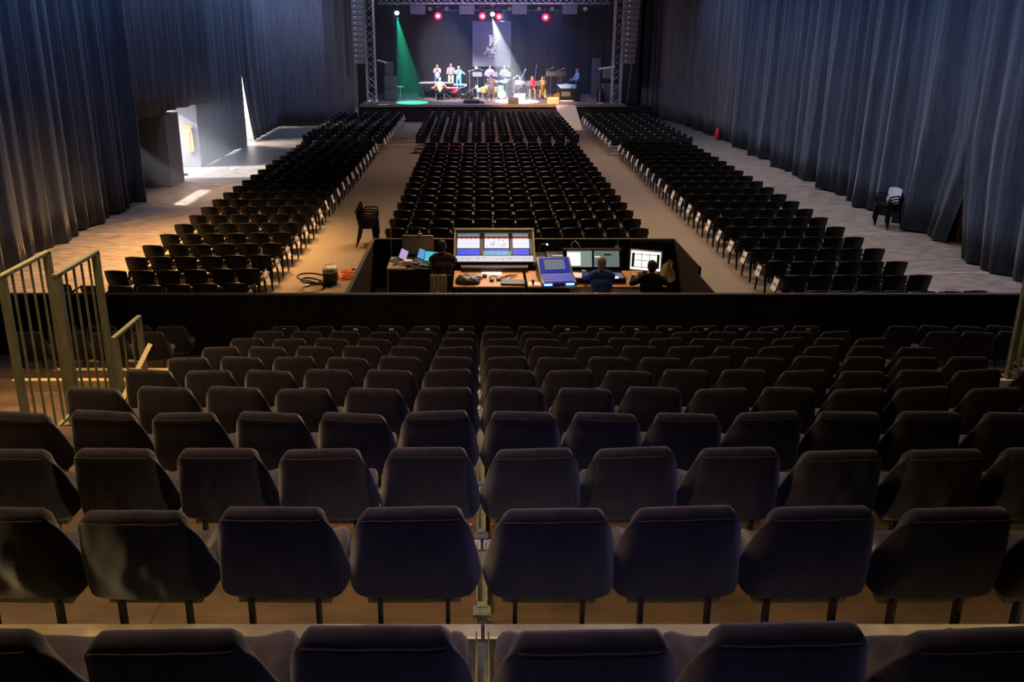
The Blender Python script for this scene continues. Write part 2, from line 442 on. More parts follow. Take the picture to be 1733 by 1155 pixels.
# ---------------------------------------------------------------- curtains
def curtain(name, path, z0, z1, m, label, amp=0.09, dens=5.0, seed=0, hemf=None, nz=9, thick=0.012, gather=1.0, pull=None):
    rnd = random.Random(seed); L = 0; segs = []
    for a, b in zip(path, path[1:]):
        l = math.dist(a, b); segs.append((L, l, a, b)); L += l
    ph = [rnd.uniform(0, 6.28) for _ in range(8)]
    n = int(L*dens*5)
    comp = [(dens*0.23, .8, ph[0]), (dens*0.61, .55, ph[1]), (dens*1.15, .38, ph[2]), (dens*2.3, .16, ph[3])]
    rows = []
    for i in range(n+1):
        s = L*i/n
        for (l0, l, a, b) in segs:
            if s <= l0+l+1e-6: break
        t = (s-l0)/l; x = a[0]+(b[0]-a[0])*t; y = a[1]+(b[1]-a[1])*t
        nx, ny = -(b[1]-a[1])/l, (b[0]-a[0])/l
        c = []
        zb = z0 + (hemf(s) if hemf else 0)
        for j in range(nz+1):
            v = j/nz; z = zb + (z1-zb)*v
            d = 0; sh = 0
            for q, (f, am, p) in enumerate(comp):
                w = s*f*2*PI/1.6 + p + 0.9*math.sin(s*0.8+ph[4]+q) + 0.25*math.sin(v*3+ph[5+q % 3])
                k = math.sin(w); d += am*(abs(k)**0.75*math.copysign(1, k))
            d *= amp*(0.7+0.5*(1-v))*gather
            if v == 0: d *= 1.08
            if pull:      # the two edges meet above and part towards the floor
                en_, am_ = pull; w_ = max(0, 1-(s if en_ == 0 else L-s)/1.6); q_ = am_*w_*min(1, z/2.6)
                x0_, y0_ = x+(b[0]-a[0])/l*q_, y+(b[1]-a[1])/l*q_
                c.append(Vector((x0_+nx*d, y0_+ny*d, z))); continue
            c.append(Vector((x+nx*d, y+ny*d, z)))
        rows.append(c)
    o = MB().slab(rows, thick).obj(name, m, angle=180)
    return tag(o, label, 'curtain')

hem = lambda s: 0.03*math.sin(s*2.3)+0.03
curtain('hall_curtain', [(-10.95, 2.0), (-10.95, 21.6), (-10.7, 22.05)], 0.0, 8.8, M['curtain_blue'], 'tall navy curtain along the left side of the hall, nearest the viewer', 0.10, 4.2, 3, hem)
curtain('hall_curtain', [(-10.95, 22.05), (-10.95, 29.0)], 2.57, 8.8, M['curtain_grey'], 'short grey curtain hanging over the open side entrance on the left', 0.08, 6.5, 5, hem)
curtain('hall_curtain', [(-11.1, 28.15), (-11.05, 30.6), (-11.05, 33.35)], 0.0, 8.8, M['curtain_grey'], 'smooth charcoal curtain between the side entrance and the bright gap', 0.03, 2.5, 8, hem)
# curtain beyond the gap: hem slightly lifted so daylight leaks under it; its near edge is pulled aside low down
def pulled():
    rows = []
    n = 160; path = [(-11.05, 33.55), (-11.2, 36.5), (-11.2, 38.9)]
    rnd = random.Random(4)
    for i in range(n+1):
        s = 6.1*i/n
        c = []
        for j in range(25):
            v = j/24; z = 0.04 + 8.76*v
            g = max(0, 1-z/4.4)**1.6*1.25 if z < 4.4 else 0        # how far the edge is drawn back
            y = 33.40 + g + s*(1 - g/5.6)
            x = -11.08 - 0.02*s + 0.05*math.sin(s*6+1.2*math.sin(s*1.7))
            c.append(Vector((x, y, z)))
        rows.append(c)
    return tag(MB().slab(rows, 0.012).obj('hall_curtain', M['curtain_grey'], angle=180), 'dark curtain drawn back at its foot beyond the bright slit of daylight', 'curtain')
pulled()
curtain('hall_curtain', [(-11.5, 39.0), (-8.5, 39.9), (-7.5, 43.0)], 0.03, 8.8, M['curtain_grey'], 'charcoal curtain across the far left corner behind the hung speakers', 0.06, 2.2, 9, hem)
curtain('hall_curtain', [(11.75, 16.45), (11.95, 15.2), (12.1, 9.0), (12.0, 2.0)], 0.0, 8.8, M['curtain_blue'], 'tall navy curtain on the right, nearest the viewer, before the parting', 0.12, 3.6, 11, hem, pull=(0, -.45))
curtain('hall_curtain', [(12.0, 17.75), (12.05, 19.5), (12.05, 26.5), (12.15, 34.1)], 0.0, 8.8, M['curtain_blue'], 'long navy curtain on the right behind the stacked chairs', 0.17, 3.2, 12, hem, pull=(0, -.95))
curtain('hall_curtain', [(12.2, 33.7), (11.6, 41.0), (11.0, 43.5), (9.9, 43.7)], 0.0, 8.8, M['curtain_grey'], 'grey blue curtain at the far right beyond the red extinguisher', 0.09, 4.5, 13, hem)
curtain('stage_backdrop', [(9.6, 43.3), (9.0, 48.9), (-7.6, 48.9), (-7.3, 43.2)], 0.0, 8.8, M['drape'], 'black backdrop curtain hanging round the back of the stage', 0.07, 3.0, 14, hem)

tag(MB().box((12.75, 18.1, 0.95), (0.03, 0.12, 1.9)).obj('orange_strap', mat('strap_orange', (0.8, 0.30, 0.02), 0.6)), 'narrow orange strap glimpsed through the parting of the right curtain', 'strap')
# vestibule flats inside the left entrance
def flat(lx, y, w, d, h, label):
    o = thing('scenery_flat', label, 'flat', (lx, y, 0))
    return o
f1 = flat(-11.9, 24.85, 0, 0, 0, 'grey boxed flat standing in the near half of the side entrance')
MB().box((0, -0.52, 1.26), (2.2, 0.05, 2.52)).obj('front_panel', M['flat'], f1)
MB().box((1.08, 0.0, 1.26), (0.05, 1.1, 2.52)).obj('side_panel', M['flat'], f1)
MB().box((-1.06, 0.0, 1.26), (0.05, 1.1, 2.52)).obj('side_panel', M['flat'], f1)
MB().box((0, 0.52, 1.26), (2.2, 0.05, 2.52)).obj('back_panel', M['flat'], f1)
f2 = flat(-12.5, 28.0, 0, 0, 0, 'pale grey flat in the side entrance with the orange vest on it')
MB().box((0, 0, 1.5), (2.7, 0.06, 3.0)).obj('panel', M['flat'], f2)
MB().box((0, 0.06, 0.04), (2.7, 0.1, 0.08)).obj('foot_rail', M['flat'], f2)
# orange safety vest with a pale stripe hanging on the second flat
vx = x_at(318, 27.93, 1.4)
v = thing('safety_vest', 'orange safety vest hanging on the pale flat in the entrance', 'vest', (vx, 27.93, 0.62))
poly = [(-.16, .02), (-.10, -.04), (.12, .02), (.20, .05), (.19, .55), (.15, 1.0), (.20, 1.02), (.10, 1.12), (0, 1.06), (-.12, 1.12), (-.21, 1.0), (-.17, .55)]
MB().prism([(a, b) for a, b in poly], -0.03, 0.0, 'y').obj('vest_body', mat('vest_orange', (0.60, 0.13, 0.01), 0.6), v)
MB().box((0.0, -0.035, 0.55), (0.06, 0.012, 0.62)).box((-0.03, -0.035, 0.86), (0.20, 0.012, 0.06)).obj('reflective_stripe', mat('reflective', (0.85, 0.75, 0.5), 0.4), v)
# small litter on the floor by the entrance
tag(MB().box((at(395, 287, 0)), (0.22, 0.12, 0.06), rot=(0, 0, .4), bev=.01).obj('crumpled_wrapper', M['paper']), 'small pale crumpled wrapper lying on the sunlit floor by the entrance', 'litter')
tag(MB().box(at(305, 295, 0.04), (0.5, 0.2, 0.05), rot=(0, 0, .1), bev=.01).obj('floor_plank', M['riser']), 'short dark plank on the floor at the corner of the boxed flat', 'plank')

# haze in the entrance and above the stage (the hall is smoke-filled there)
hz = MB().box((-11.05, 27.2, 2.3), (5.0, 9.6, 4.4)).obj('entrance_haze', haze_mat('haze_entrance', 0.05, (1, 1, 1), 0.2, True)); tag(hz, 'thin haze lit by the daylight falling through the side entrance', 'haze', kind='stuff')

# ================================================================ TRIBUNE SEATS
SEAM = {}
def seat_meshes(seed, wr):
    rnd = random.Random(seed)
    NU, NV = 21, 11
    hw_b, hw_t = 0.246, 0.182
    rows = []
    ph = [rnd.uniform(0, 6.28) for _ in range(6)]
    asym = rnd.uniform(-0.012, 0.012)
    for i in range(NU):
        s = -1 + 2*i/(NU-1); a = abs(s); sg = 1 if s > 0 else -1
        if a < 0.56: t = 0; px = a/0.56*0.84; py = 0
        else:
            t = (a-0.56)/0.44
            px = 0.84 + 0.16*t; py = 1.0*t**1.3
        zt = 0.815 + asym*s - 0.010*a*a - 0.035*t**3
        zb = 0.405 - 0.03*(1-a*a) + 0.03*t
        c = []
        for j in range(NV):
            v = j/(NV-1); z = zb + (zt-zb)*v
            w = hw_b + (hw_t-hw_b)*max(0, (z-0.41)/0.40)
            x = sg*px*w; y = py*0.085*min(1, max(0, (0.80-z)/0.36)) + (0.81-z)*0.16 - 0.035*(1-a*a)*math.sin(v*PI)
            y += wr*(0.0035*math.sin(x*38+z*9+ph[0])*math.sin(z*11+ph[1]) + 0.002*math.sin(x*70-z*30+ph[2])) * math.sin(v*PI)
            c.append(Vector((x, y, z)))
        rows.append(c)
    SEAM[seed] = MB().tube([r_[NV-2]+Vector((0, -0.031, 0.012)) for r_ in rows[2:-2]], 0.0032, 5).mesh('seam', M['seat_fabric'])
    back = MB().slab(rows, 0.052).mesh('backrest', M['seat_fabric'], sub=1)
    # cushion: dished rounded slab
    NX, NY = 9, 9; rows = []
    for i in range(NX):
        u = -1+2*i/(NX-1); c = []
        for j in range(NY):
            q = -1+2*j/(NY-1)
            x = u*0.222*(1-0.05*q*q); y = 0.205 + q*0.140*(1-0.05*u*u)
            z = 0.418 + 0.055*abs(u)**2.5*(1-.35*q) + 0.012*q - 0.03*max(0, q-.6) + wr*0.006*math.sin(x*30+y*22+ph[3])
            c.append(Vector((x, y, z)))
        rows.append(c)
    cush = MB().slab(rows, 0.075).mesh('seat_cushion', M['seat_cushion'], sub=1)
    return back, cush
SEATV = [seat_meshes(i, 1.0 if i < 3 else 0.45) for i in range(6)]
me_leg = MB().box((-0.13, 0.075, 0.19), (0.016, 0.03, 0.38)).box((-0.13, 0.14, 0.008), (0.07, 0.20, 0.012)).mesh('support_leg', M['black_metal'], smooth=False)
me_leg2 = MB().box((0.13, 0.075, 0.19), (0.016, 0.03, 0.38)).box((0.13, 0.14, 0.008), (0.07, 0.20, 0.012)).mesh('support_leg', M['black_metal'], smooth=False)
me_br = MB().box((0, 0.10, 0.350), (0.36, 0.04, 0.03)).box((0, 0.20, 0.368), (0.34, 0.22, 0.018)).mesh('seat_bracket', M['galv'], smooth=False)
me_np = MB().box((0, 0, 0), (0.062, 0.006, 0.032), bev=0.002).mesh('number_plate', M['white_plastic'], smooth=False)
me_ni = MB().box((-0.008, -0.0045, 0), (0.005, 0.003, 0.016)).box((0.006, -0.0045, 0.006), (0.010, 0.003, 0.004)).box((0.006, -0.0045, -0.006), (0.010, 0.003, 0.004)).box((0.009, -0.0045, 0), (0.004, 0.003, 0.016)).mesh('plate_numeral', M['ink'], smooth=False)
srnd = random.Random(21)
def tribune_seat(x, k, label, rz=None, plate=False, dy=0.0, group=None):
    y = 1.41 + PD*k + dy
    o = thing('tribune_seat', label, 'seat', (x, y, p_top(k)), (srnd.uniform(-.035, .035) if rz is None else rz), group or 'upholstered seats of the raked tribune')
    vi = srnd.randrange(3) if k < 3 else 3+srnd.randrange(3); b, c = SEATV[vi]
    bo = link('backrest', b, o); link('seat_cushion', c, o)
    bo.rotation_euler = (srnd.uniform(-.02, .02), srnd.uniform(-.012, .012), 0)
    if k < 4: link('seam', SEAM[vi], bo)
    link('seat_bracket', me_br, o); link('support_leg', me_leg, o); link('support_leg', me_leg2, o)
    if plate:
        n = link('number_plate', me_np, o, (srnd.uniform(-.01, .03), -0.032, 0.775), (0.05, srnd.uniform(-.15, .15), 0)); n['label'] = 'small white number plate'
        link('plate_numeral', me_ni, n)
    return o
def rowname(k):
    return {0: 'nearest row'}.get(k, ordn(k+1)+' row from the nearest')
for k in range(-1, 11):
    for j in range(10):
        for side in (-1, 1):
            if side < 0 and j > 5: continue
            if k == -1: continue
            if k == 0 and j > (2 if side < 0 else 3): continue
            if k == 1 and j > (3 if side < 0 else 4): continue
            if k == 2 and j > (4 if side < 0 else 5): continue
            if k == 3 and j > (5 if side < 0 else 7): continue
            if k == 4 and j > 8: continue
            x = -0.25 - 0.500*j if side < 0 else 0.262 + 0.487*j
            if k <= 1 and side > 0: x = 0.268 + 0.485*j
            z0 = 0
            name = 'tribune seat with charcoal cover, %s, %s %s of the gangway' % (rowname(k), ordn(j+1), 'left' if side < 0 else 'right')
            yaw = srnd.uniform(-.014, .014) + side*(0.004+0.006*j)
            tribune_seat(x, k, name, yaw, plate=(k == 10), group='raked tribune seats')
for (kk, xs, sd) in ((10, (-4.36, -4.86, -5.37, -5.9), 'left'), (9, (-4.3, -4.84, -5.36, -5.9), 'left'), (10, (6.0, 6.46, 6.93, 7.4), 'right'), (9, (6.03, 6.50, 6.97), 'right')):
    for j, x in enumerate(xs):
        tribune_seat(x, kk, 'charcoal seat in the %s side block, %s row, %s from the stair' % (sd, 'front' if kk == 10 else 'back', ordn(j+1)), (.12 if x < 0 else -.12), group='seats of the small side blocks')

# ---------------------------------------------------------------- guard rails
def rail(loc, label, n=4, L=0.60, h=1.66, brace=False):
    o = thing('guard_rail', label, 'railing', loc)
    MB().box((0, L/2, h), (0.05, L+0.06, 0.035), bev=0.006).obj('handrail', M['galv'], o)
    for y in (0, L):
        MB().box((0, y, h/2), (0.05, 0.05, h)).obj('post', M['galv'], o)
        MB().box((0, y, 0.006), (0.12, 0.12, 0.012)).obj('base_plate', M['galv'], o)
    for i in range(n):
        y = L*(i+1)/(n+1); MB().cyl((0, y, 0.08), (0, y, h-.01), 0.010, n=8).obj('bar', M['galv'], o)
    MB().box((0, L/2, 0.09), (0.035, L, 0.03)).obj('bottom_rail', M['galv'], o)
    return o
zt = 1.97
# near pair
rail((-3.78, 5.30, p_top(5)), 'galvanised guard rail panel at the far left edge of the photo')
rail((-3.36, 5.33, p_top(5)), 'galvanised guard rail panel, right one of the near left pair', L=0.58)
r3 = rail((-3.62, 6.5, p_top(6)), 'lower galvanised guard rail behind the near left pair', n=2, L=0.5, h=0.85)
# slanted pale stair stringer plates
tag(MB().cyl((-3.62, 6.2, 1.75), (-3.40, 6.75, 2.35), 0.032, n=4).obj('stair_stringer', M['nosing']), 'pale slanted brace standing behind the left guard rails', 'brace')
rr = rail((5.98, 6.70, p_top(6)), 'tall bright guard rail panel at the right edge of the photo', L=0.60)
rail((6.78, 7.55, p_top(7)), 'guard rail panel behind the one at the right photo edge', L=0.60)
# ================================================================ HALL CHAIRS
def mono_parts():
    """one-piece black plastic armchair; origin under the backrest top, facing +y"""
    P = {}
    rows = []
    NU, NV = 9, 5
    for i in range(NU):
        u = -1+2*i/(NU-1); c = []
        zt = 0.815 - 0.035*u*u
        for j in range(NV):
            v = j/(NV-1); z = 0.43 + (zt-0.43)*v
            w = 0.20 + 0.022*math.sin(v*PI*.6)
            c.append(Vector((u*w, 0.05*u*u + (0.81-z)*0.22, z)))
        rows.append(c)
    P['backrest'] = MB().slab(rows, 0.022)
    rows = []
    for i in range(7):
        u = -1+2*i/6
        rows.append([Vector((u*(0.205+0.02*q), 0.08+0.44*q, 0.43+0.012*u*u+0.012*q-(0.03 if q > .95 else 0))) for q in (0, .25, .5, .75, 1)])
    P['seat'] = MB().slab(rows, 0.028)
    arms = []
    for sx in (-1, 1):
        a = MB(); pts = [(sx*0.20, 0.10, 0.60), (sx*0.245, 0.16, 0.645), (sx*0.262, 0.30, 0.648), (sx*0.255, 0.44, 0.635), (sx*0.245, 0.47, 0.60), (sx*0.235, 0.475, 0.43)]
        for p, q in zip(pts, pts[1:]):
            a.cyl(p, q, 0.02, n=6)
        arms.append(a)
    P['armrest'] = arms
    legs = []
    for sx in (-1, 1):
        legs.append(MB().cyl((sx*0.205, 0.45, 0.43), (sx*0.225, 0.49, 0.0), 0.030, 0.018, n=6))
        legs.append(MB().cyl((sx*0.19, 0.12, 0.45), (sx*0.215, 0.02, 0.0), 0.032, 0.018, n=6))
    P['leg'] = legs
    return P
MP = mono_parts()
mono_mesh = {'backrest': MP['backrest'].mesh('backrest', M['black_plastic'], angle=60), 'seat': MP['seat'].mesh('seat', M['black_plastic'], angle=60),
             'armrest': [a.mesh('armrest', M['black_plastic']) for a in MP['armrest']], 'leg': [a.mesh('leg', M['black_plastic']) for a in MP['leg']]}
allm = MB()
for m_ in [MP['backrest'], MP['seat']] + MP['armrest'] + MP['leg']: allm.add(m_.v, m_.f)
mono_whole = allm.mesh('plastic_armchair', M['black_plastic'], angle=60)
hrnd = random.Random(5)
def mono(x, y, label, group, rz=0.0, z=0.006, parts=True):
    if parts:
        o = thing('plastic_armchair', label, 'chair', (x, y, z), rz, group)
        link('backrest', mono_mesh['backrest'], o); link('seat', mono_mesh['seat'], o)
        for a in mono_mesh['armrest']: link('armrest', a, o)
        for a in mono_mesh['leg']: link('leg', a, o)
    else:
        o = link('plastic_armchair', mono_whole, None, (x, y, z), (0, 0, rz)); tag(o, label, 'chair', group)
    return o
slots = []
for i in range(-1, 20):
    for c in range(6):
        slots.append((-4.66-0.52*c, 13.45+0.85*i - 0.03*c, i+2, c+1, 'left'))
        slots.append((6.20+0.492*c, 13.05+0.855*i, i+2, c+1, 'right'))
slots.append((-7.95, 12.55, 1, 7, 'left'))
slots.append((9.15, 12.2, 1, 7, 'right'))
for i in range(17):
    for c in range(12):
        if i == 0 and c > 10: continue
        slots.append((-2.03+0.535*c, 15.5+0.85*i, i+1, c+1, 'centre'))
slots.sort(key=lambda s: s[1])
NIND = 292
rest = MB()
for n, (x, y, r, c, blk) in enumerate(slots):
    jx, jy, jr = hrnd.uniform(-.012, .012), hrnd.uniform(-.02, .02), hrnd.uniform(-.04, .04)
    if n < NIND:
        if blk == 'centre': lab = 'black plastic armchair, centre block, %s row from the mixing desk, %s from the left' % (ordn(r), ordn(c))
        else: lab = 'black plastic armchair, %s block, %s row from the parapet, %s from the central side' % (blk, ordn(r), ordn(c))
        mono(x+jx, y+jy, lab, 'black armchairs of the %s block' % blk, jr, parts=(y < 21))
    else:
        rest.add(allm.v, allm.f, Matrix.Translation((x+jx, y+jy, 0.006)) @ Matrix.Rotation(jr, 4, 'Z'))
tag(rest.obj('distant_armchairs', M['black_plastic'], angle=60), 'farther rows of black plastic armchairs behind the padded front rows', 'chairs', kind='stuff')

# padded conference chairs in the ten rows nearest the stage
def conf_mesh():
    b = MB(); rows = []
    for i in range(7):
        u = -1+2*i/6; zt = 0.86 - 0.03*abs(u)**3
        rows.append([Vector((u*0.215, 0.03*u*u+(0.86-z)*0.12, z)) for z in (0.50, 0.6, 0.7, 0.8, zt)])
    back = MB().slab(rows, 0.045)
    seat = MB().box((0, 0.27, 0.46), (0.46, 0.44, 0.06), bev=0.02)
    fr = MB()
    for sx in (-1, 1):
        fr.tube([(sx*0.24, 0.02, 0), (sx*0.24, 0.06, 0.42), (sx*0.215, 0.03, 0.62)], 0.013, 6)
        fr.tube([(sx*0.24, 0.48, 0), (sx*0.24, 0.46, 0.43), (sx*0.24, 0.06, 0.43)], 0.013, 6)
    fr.cyl((-.24, .46, .43), (.24, .46, .43), .010, n=6).cyl((-.24, .06, .43), (.24, .06, .43), .010, n=6)
    tab = MB().box((0, -0.028, 0.82), (0.055, 0.008, 0.03))
    return back, seat, fr, tab
cb, cs, cf, ct = conf_mesh()
cm = {'backrest': cb.mesh('backrest', M['conf_fabric'], angle=60), 'seat': cs.mesh('seat', M['conf_fabric']), 'frame': cf.mesh('frame', M['steel']), 'number_tab': ct.mesh('number_tab', M['white_plastic'])}
def conf(x, y, label, group):
    o = thing('padded_chair', label, 'chair', (x, y, 0.006), hrnd.uniform(-.03, .03), group)
    for k, me in cm.items(): link(k, me, o)
    return o
for r in range(10):
    for c in range(6):
        t = 'padded black chair, %s front block, %s row from the stage, %s from the central side'
        conf(-4.46-0.622*c, 39.3-0.925*r, t % ('left', ordn(r+1), ordn(c+1)), 'padded chairs of the left front block')
        conf(5.95+0.612*c, 38.7-0.925*r, t % ('right', ordn(r+1), ordn(c+1)), 'padded chairs of the right front block')
    for c in range(12):
        conf(-2.6+0.62*c, 39.7-0.945*r, 'padded black chair, centre front block, %s row from the stage, %s from the left' % (ordn(r+1), ordn(c+1)), 'padded chairs of the centre front block')

# paper signs on the aisle chairs
sg_m = MB().box((0, 0, 0), (0.004, 0.21, 0.27)).mesh('paper', M['paper'], smooth=False)
def text_mesh(s, size, m, th=0.002):
    cu = bpy.data.curves.new('t', 'FONT'); cu.body = s; cu.size = size; cu.extrude = th; cu.align_x = 'CENTER'; cu.align_y = 'CENTER'; cu.resolution_u = 2
    o = bpy.data.objects.new('t', cu); COL.objects.link(o)
    dg = bpy.context.evaluated_depsgraph_get(); me = bpy.data.meshes.new_from_object(o.evaluated_get(dg))
    bpy.data.objects.remove(o); me.materials.clear(); me.materials.append(m); me.name = 'writing'; return me
txt = text_mesh('Ru.D', 0.075, M['ink'])
def sign(x, y, side, lab, parts):
    o = thing('paper_sign', lab, 'sign', (x, y, 0.53), 0, 'white paper signs on the aisle chairs')
    o.rotation_euler = (hrnd.uniform(-.06, .06), -0.27*side, hrnd.uniform(-.06, .06))
    link('sheet', sg_m, o)
    if parts:
        link('writing', txt, o, (side*0.004, 0, 0), (PI/2, 0, PI/2 if side > 0 else -PI/2))
for i in range(0, 20):
    sign(-4.66+0.295, 13.45+0.85*i+0.30, 1, 'white paper sign on an aisle chair, left block, %s row from the parapet' % ordn(i+2), i < 9)
    sign(6.20-0.300, 13.05+0.855*i+0.28, -1, 'white paper sign on an aisle chair, right block, %s row from the parapet' % ordn(i+2), i < 9)
for r in range(10):
    sign(-4.46+0.27, 39.3-0.925*r+0.28, 1, 'white paper sign on a padded aisle chair, left block, %s row from the stage' % ordn(r+1), False)
    sign(5.95-0.27, 38.7-0.925*r+0.28, -1, 'white paper sign on a padded aisle chair, right block, %s row from the stage' % ordn(r+1), False)

# stacks of armchairs
def stack(x, y, rz, n, where, mback=None):
    for k in range(n):
        pos = ['bottom', 'second from the bottom', 'third from the bottom', 'top'][k] if n == 4 else ['bottom', 'middle', 'top'][k]
        o = mono(x + 0.035*k*math.sin(rz)*-1, y + 0.035*k*math.cos(rz), 'black plastic armchair, %s one of the stack %s' % (pos, where), 'stacked armchairs ' + where, rz, z=0.006+0.075*k)
        if mback and k == n-1:
            for ch_ in o.children:
                if ch_.name.startswith('backrest'):
                    ch_.data = ch_.data.copy(); ch_.data.materials[0] = mback; ch_['label'] = 'pale grey backrest'
        o.scale = (1, 1, 1.12)
p = at(603, 415, 0); stack(p.x, p.y, -PI/2+0.1, 4, 'standing in the left aisle')
p = at(1518, 384, 0); stack(p.x-0.05, p.y, PI/2+0.25, 4, 'beside the right curtain', mat('pale_back', (.45, .45, .50), .4))

# ---------------------------------------------------------------- vacuum cleaner and cable
p = at(560, 481, 0)
vc = thing('vacuum_cleaner', 'grey and black drum vacuum cleaner on the carpet in the left aisle', 'vacuum cleaner', (p.x, p.y, 0.006), 0.3)
MB().lathe([(0.15, 0.06), (0.17, 0.09), (0.165, 0.27), (0.15, 0.28)], n=24).obj('drum', M['rubber'], vc)
MB().lathe([(0.165, 0.285), (0.17, 0.30), (0.165, 0.36), (0.13, 0.41), (0.06, 0.43)], n=24).obj('motor_head', mat('vacuum_grey', (0.55, 0.5, 0.42), 0.35), vc)
MB().tube([(-0.09, 0, 0.40), (-0.09, 0, 0.455), (0.09, 0, 0.455), (0.09, 0, 0.40)], 0.012).obj('handle', mat('vacuum_handle', (0.75, 0.7, 0.6), 0.4), vc)
for i in range(4):
    a = PI/4+i*PI/2; MB().sph((0.15*math.cos(a), 0.15*math.sin(a), 0.03), 0.03).obj('castor', M['rubber'], vc)
pts = []
for i in range(40):
    t = i/39; a = -0.5+t*2.25*2*PI
    pts.append((-0.36+0.27*math.cos(a)*(1.25 if a < 4 else .9)-0.06*t, -0.1+0.22*math.sin(a), 0.025+0.30*abs(math.sin(t*PI*2))*(1-t*.6)))
pts = [(-0.12, 0.05, 0.2)] + pts
MB().tube(pts, 0.021).obj('hose', M['rubber'], vc)
MB().cyl((-0.55, -0.05, 0.03), (-0.18, 0.06, 0.09), 0.016).obj('wand', M['alu'], vc)
p = at(588, 470, 0)
pts = []
for i in range(260):
    t = i/259; a = t*2*PI*9; r = 0.13+0.04*math.sin(a*0.37+1)
    pts.append((r*math.cos(a)+0.03*math.sin(a*.21), r*math.sin(a)*0.9+0.03*math.cos(a*.31), 0.015+0.24*abs(math.sin(t*13))*(0.5+0.5*math.sin(a*.5))))
for i in range(30):
    t = i/29; pts.append((0.1-0.62*math.sin(t*PI*0.75), -0.12-0.30*math.sin(t*PI), 0.012+0.3*max(0, t-.7)))
cb_ = MB().tube(pts, 0.0085, 6).obj('extension_cable', M['orange']); cb_.location = (p.x, p.y, 0.01); tag(cb_, 'tangled orange extension cable beside the vacuum cleaner', 'cable')
p = at(601, 458, 0)
pl = thing('cable_plug', 'black plug lying by the desk enclosure near the orange cable', 'plug', (p.x-.03, p.y, 0.006))
MB().cyl((-0.05, 0, 0.025), (0.02, 0, 0.03), 0.024).obj('plug_body', M['rubber'], pl)
MB().cyl((0.02, -0.01, 0.03), (0.05, -0.01, 0.03), 0.004, n=6).cyl((0.02, 0.01, 0.03), (0.05, 0.01, 0.03), 0.004, n=6).obj('pins', M['alu'], pl)

# fire extinguisher
p = at(1217, 237, 0)
fe = thing('fire_extinguisher', 'red fire extinguisher standing at the foot of the right curtain', 'fire extinguisher', (p.x-.12, p.y, 0.001))
MB().lathe([(0.09, 0.0), (0.10, 0.02), (0.10, 0.48), (0.06, 0.56), (0.03, 0.58)], n=20).obj('cylinder', mat('red_paint', (0.7, 0.03, 0.03), 0.35), fe)
MB().cyl((0, 0, 0.57), (0, 0, 0.63), 0.02).box((-0.04, 0, 0.65), (0.14, 0.03, 0.03)).obj('valve', mat('valve_blue', (0.1, 0.2, 0.6), 0.4), fe)
MB().tube([(0.02, 0, 0.62), (0.12, 0, 0.58), (0.13, 0, 0.4), (0.115, 0, 0.2)], 0.012).obj('hose', M['rubber'], fe)
# ================================================================ PEOPLE
SKIN = mat('skin', (0.62, 0.36, 0.25), 0.5, var=0.06)
SKIN2 = mat('skin_tan', (0.45, 0.24, 0.15), 0.5, var=0.06)
def remesh(shapes, voxel, m, name, smooth_it=4):
    mb = MB()
    for s_ in shapes:
        if s_[0] == 'c':
            _, a, b, ra, rb = s_; mb.cyl(a, b, ra, rb, n=12); mb.sph(a, ra, 12, 8); mb.sph(b, rb, 12, 8)
        else:
            mb.sph(s_[1], s_[2], 16, 10, s_[3] if len(s_) > 3 else None)
    me = mb.mesh('tmp', None, smooth=False)
    o = bpy.data.objects.new('tmp', me); COL.objects.link(o)
    md = o.modifiers.new('r', 'REMESH'); md.mode = 'VOXEL'; md.voxel_size = voxel
    ms = o.modifiers.new('s', 'SMOOTH'); ms.iterations = smooth_it; ms.factor = 0.5
    dg = bpy.context.evaluated_depsgraph_get()
    me2 = bpy.data.meshes.new_from_object(o.evaluated_get(dg)); me2.name = name
    bpy.data.objects.remove(o); bpy.data.meshes.remove(me)
    me2.materials.clear(); me2.materials.append(m)
    me2.polygons.foreach_set('use_smooth', [True]*len(me2.polygons)); return me2
def ik(a, b, l1, l2, pole):
    a = Vector(a); b = Vector(b); d = b-a; L = min(d.length, (l1+l2)*0.999); dn = d.normalized(); b = a+dn*L
    x = (l1*l1-l2*l2+L*L)/(2*L); h = math.sqrt(max(0, l1*l1-x*x))
    p = Vector(pole); p = (p - dn*p.dot(dn)); p = p.normalized() if p.length > 1e-6 else Vector((0, 0, 1))
    return a+dn*x+p*h, b
def hand(shapes, wr, fwd, side, curl=0.5, k=1.0):
    """palm, four fingers of unequal length, and a thumb from the side of the palm"""
    fwd = Vector(fwd).normalized(); up = Vector((0, 0, 1)); lat = fwd.cross(up)
    lat = lat.normalized()*side if lat.length > .1 else Vector((side, 0, 0)); dn = -(lat.cross(fwd)).normalized()
    if dn.z > 0: dn = -dn
    wr = Vector(wr); pc = wr+fwd*0.05*k
    for t in (-0.028, -0.009, 0.009, 0.028): shapes.append(('c', wr+fwd*.01, pc+fwd*0.04*k+lat*t*k, 0.018*k, 0.013*k))
    for i, (t, ln) in enumerate(((-0.030, .066), (-0.010, .078), (0.010, .074), (0.030, .058))):
        a = pc+fwd*.04*k+lat*t*k; b = a+(fwd*math.cos(curl)+dn*math.sin(curl))*ln*.5*k; c = b+(fwd*math.cos(curl*2)+dn*math.sin(curl*2))*ln*.5*k
        shapes.append(('c', a, b, .0095*k, .009*k)); shapes.append(('c', b, c, .009*k, .0075*k))
    a = wr+fwd*.03*k-lat*.03*k; b = a+(fwd*.6-lat*.6+dn*.2)*.04*k; c = b+(fwd*.9-lat*.1+dn*.3)*.032*k
    shapes.append(('c', a, b, .013*k, .011*k)); shapes.append(('c', b, c, .011*k, .009*k))

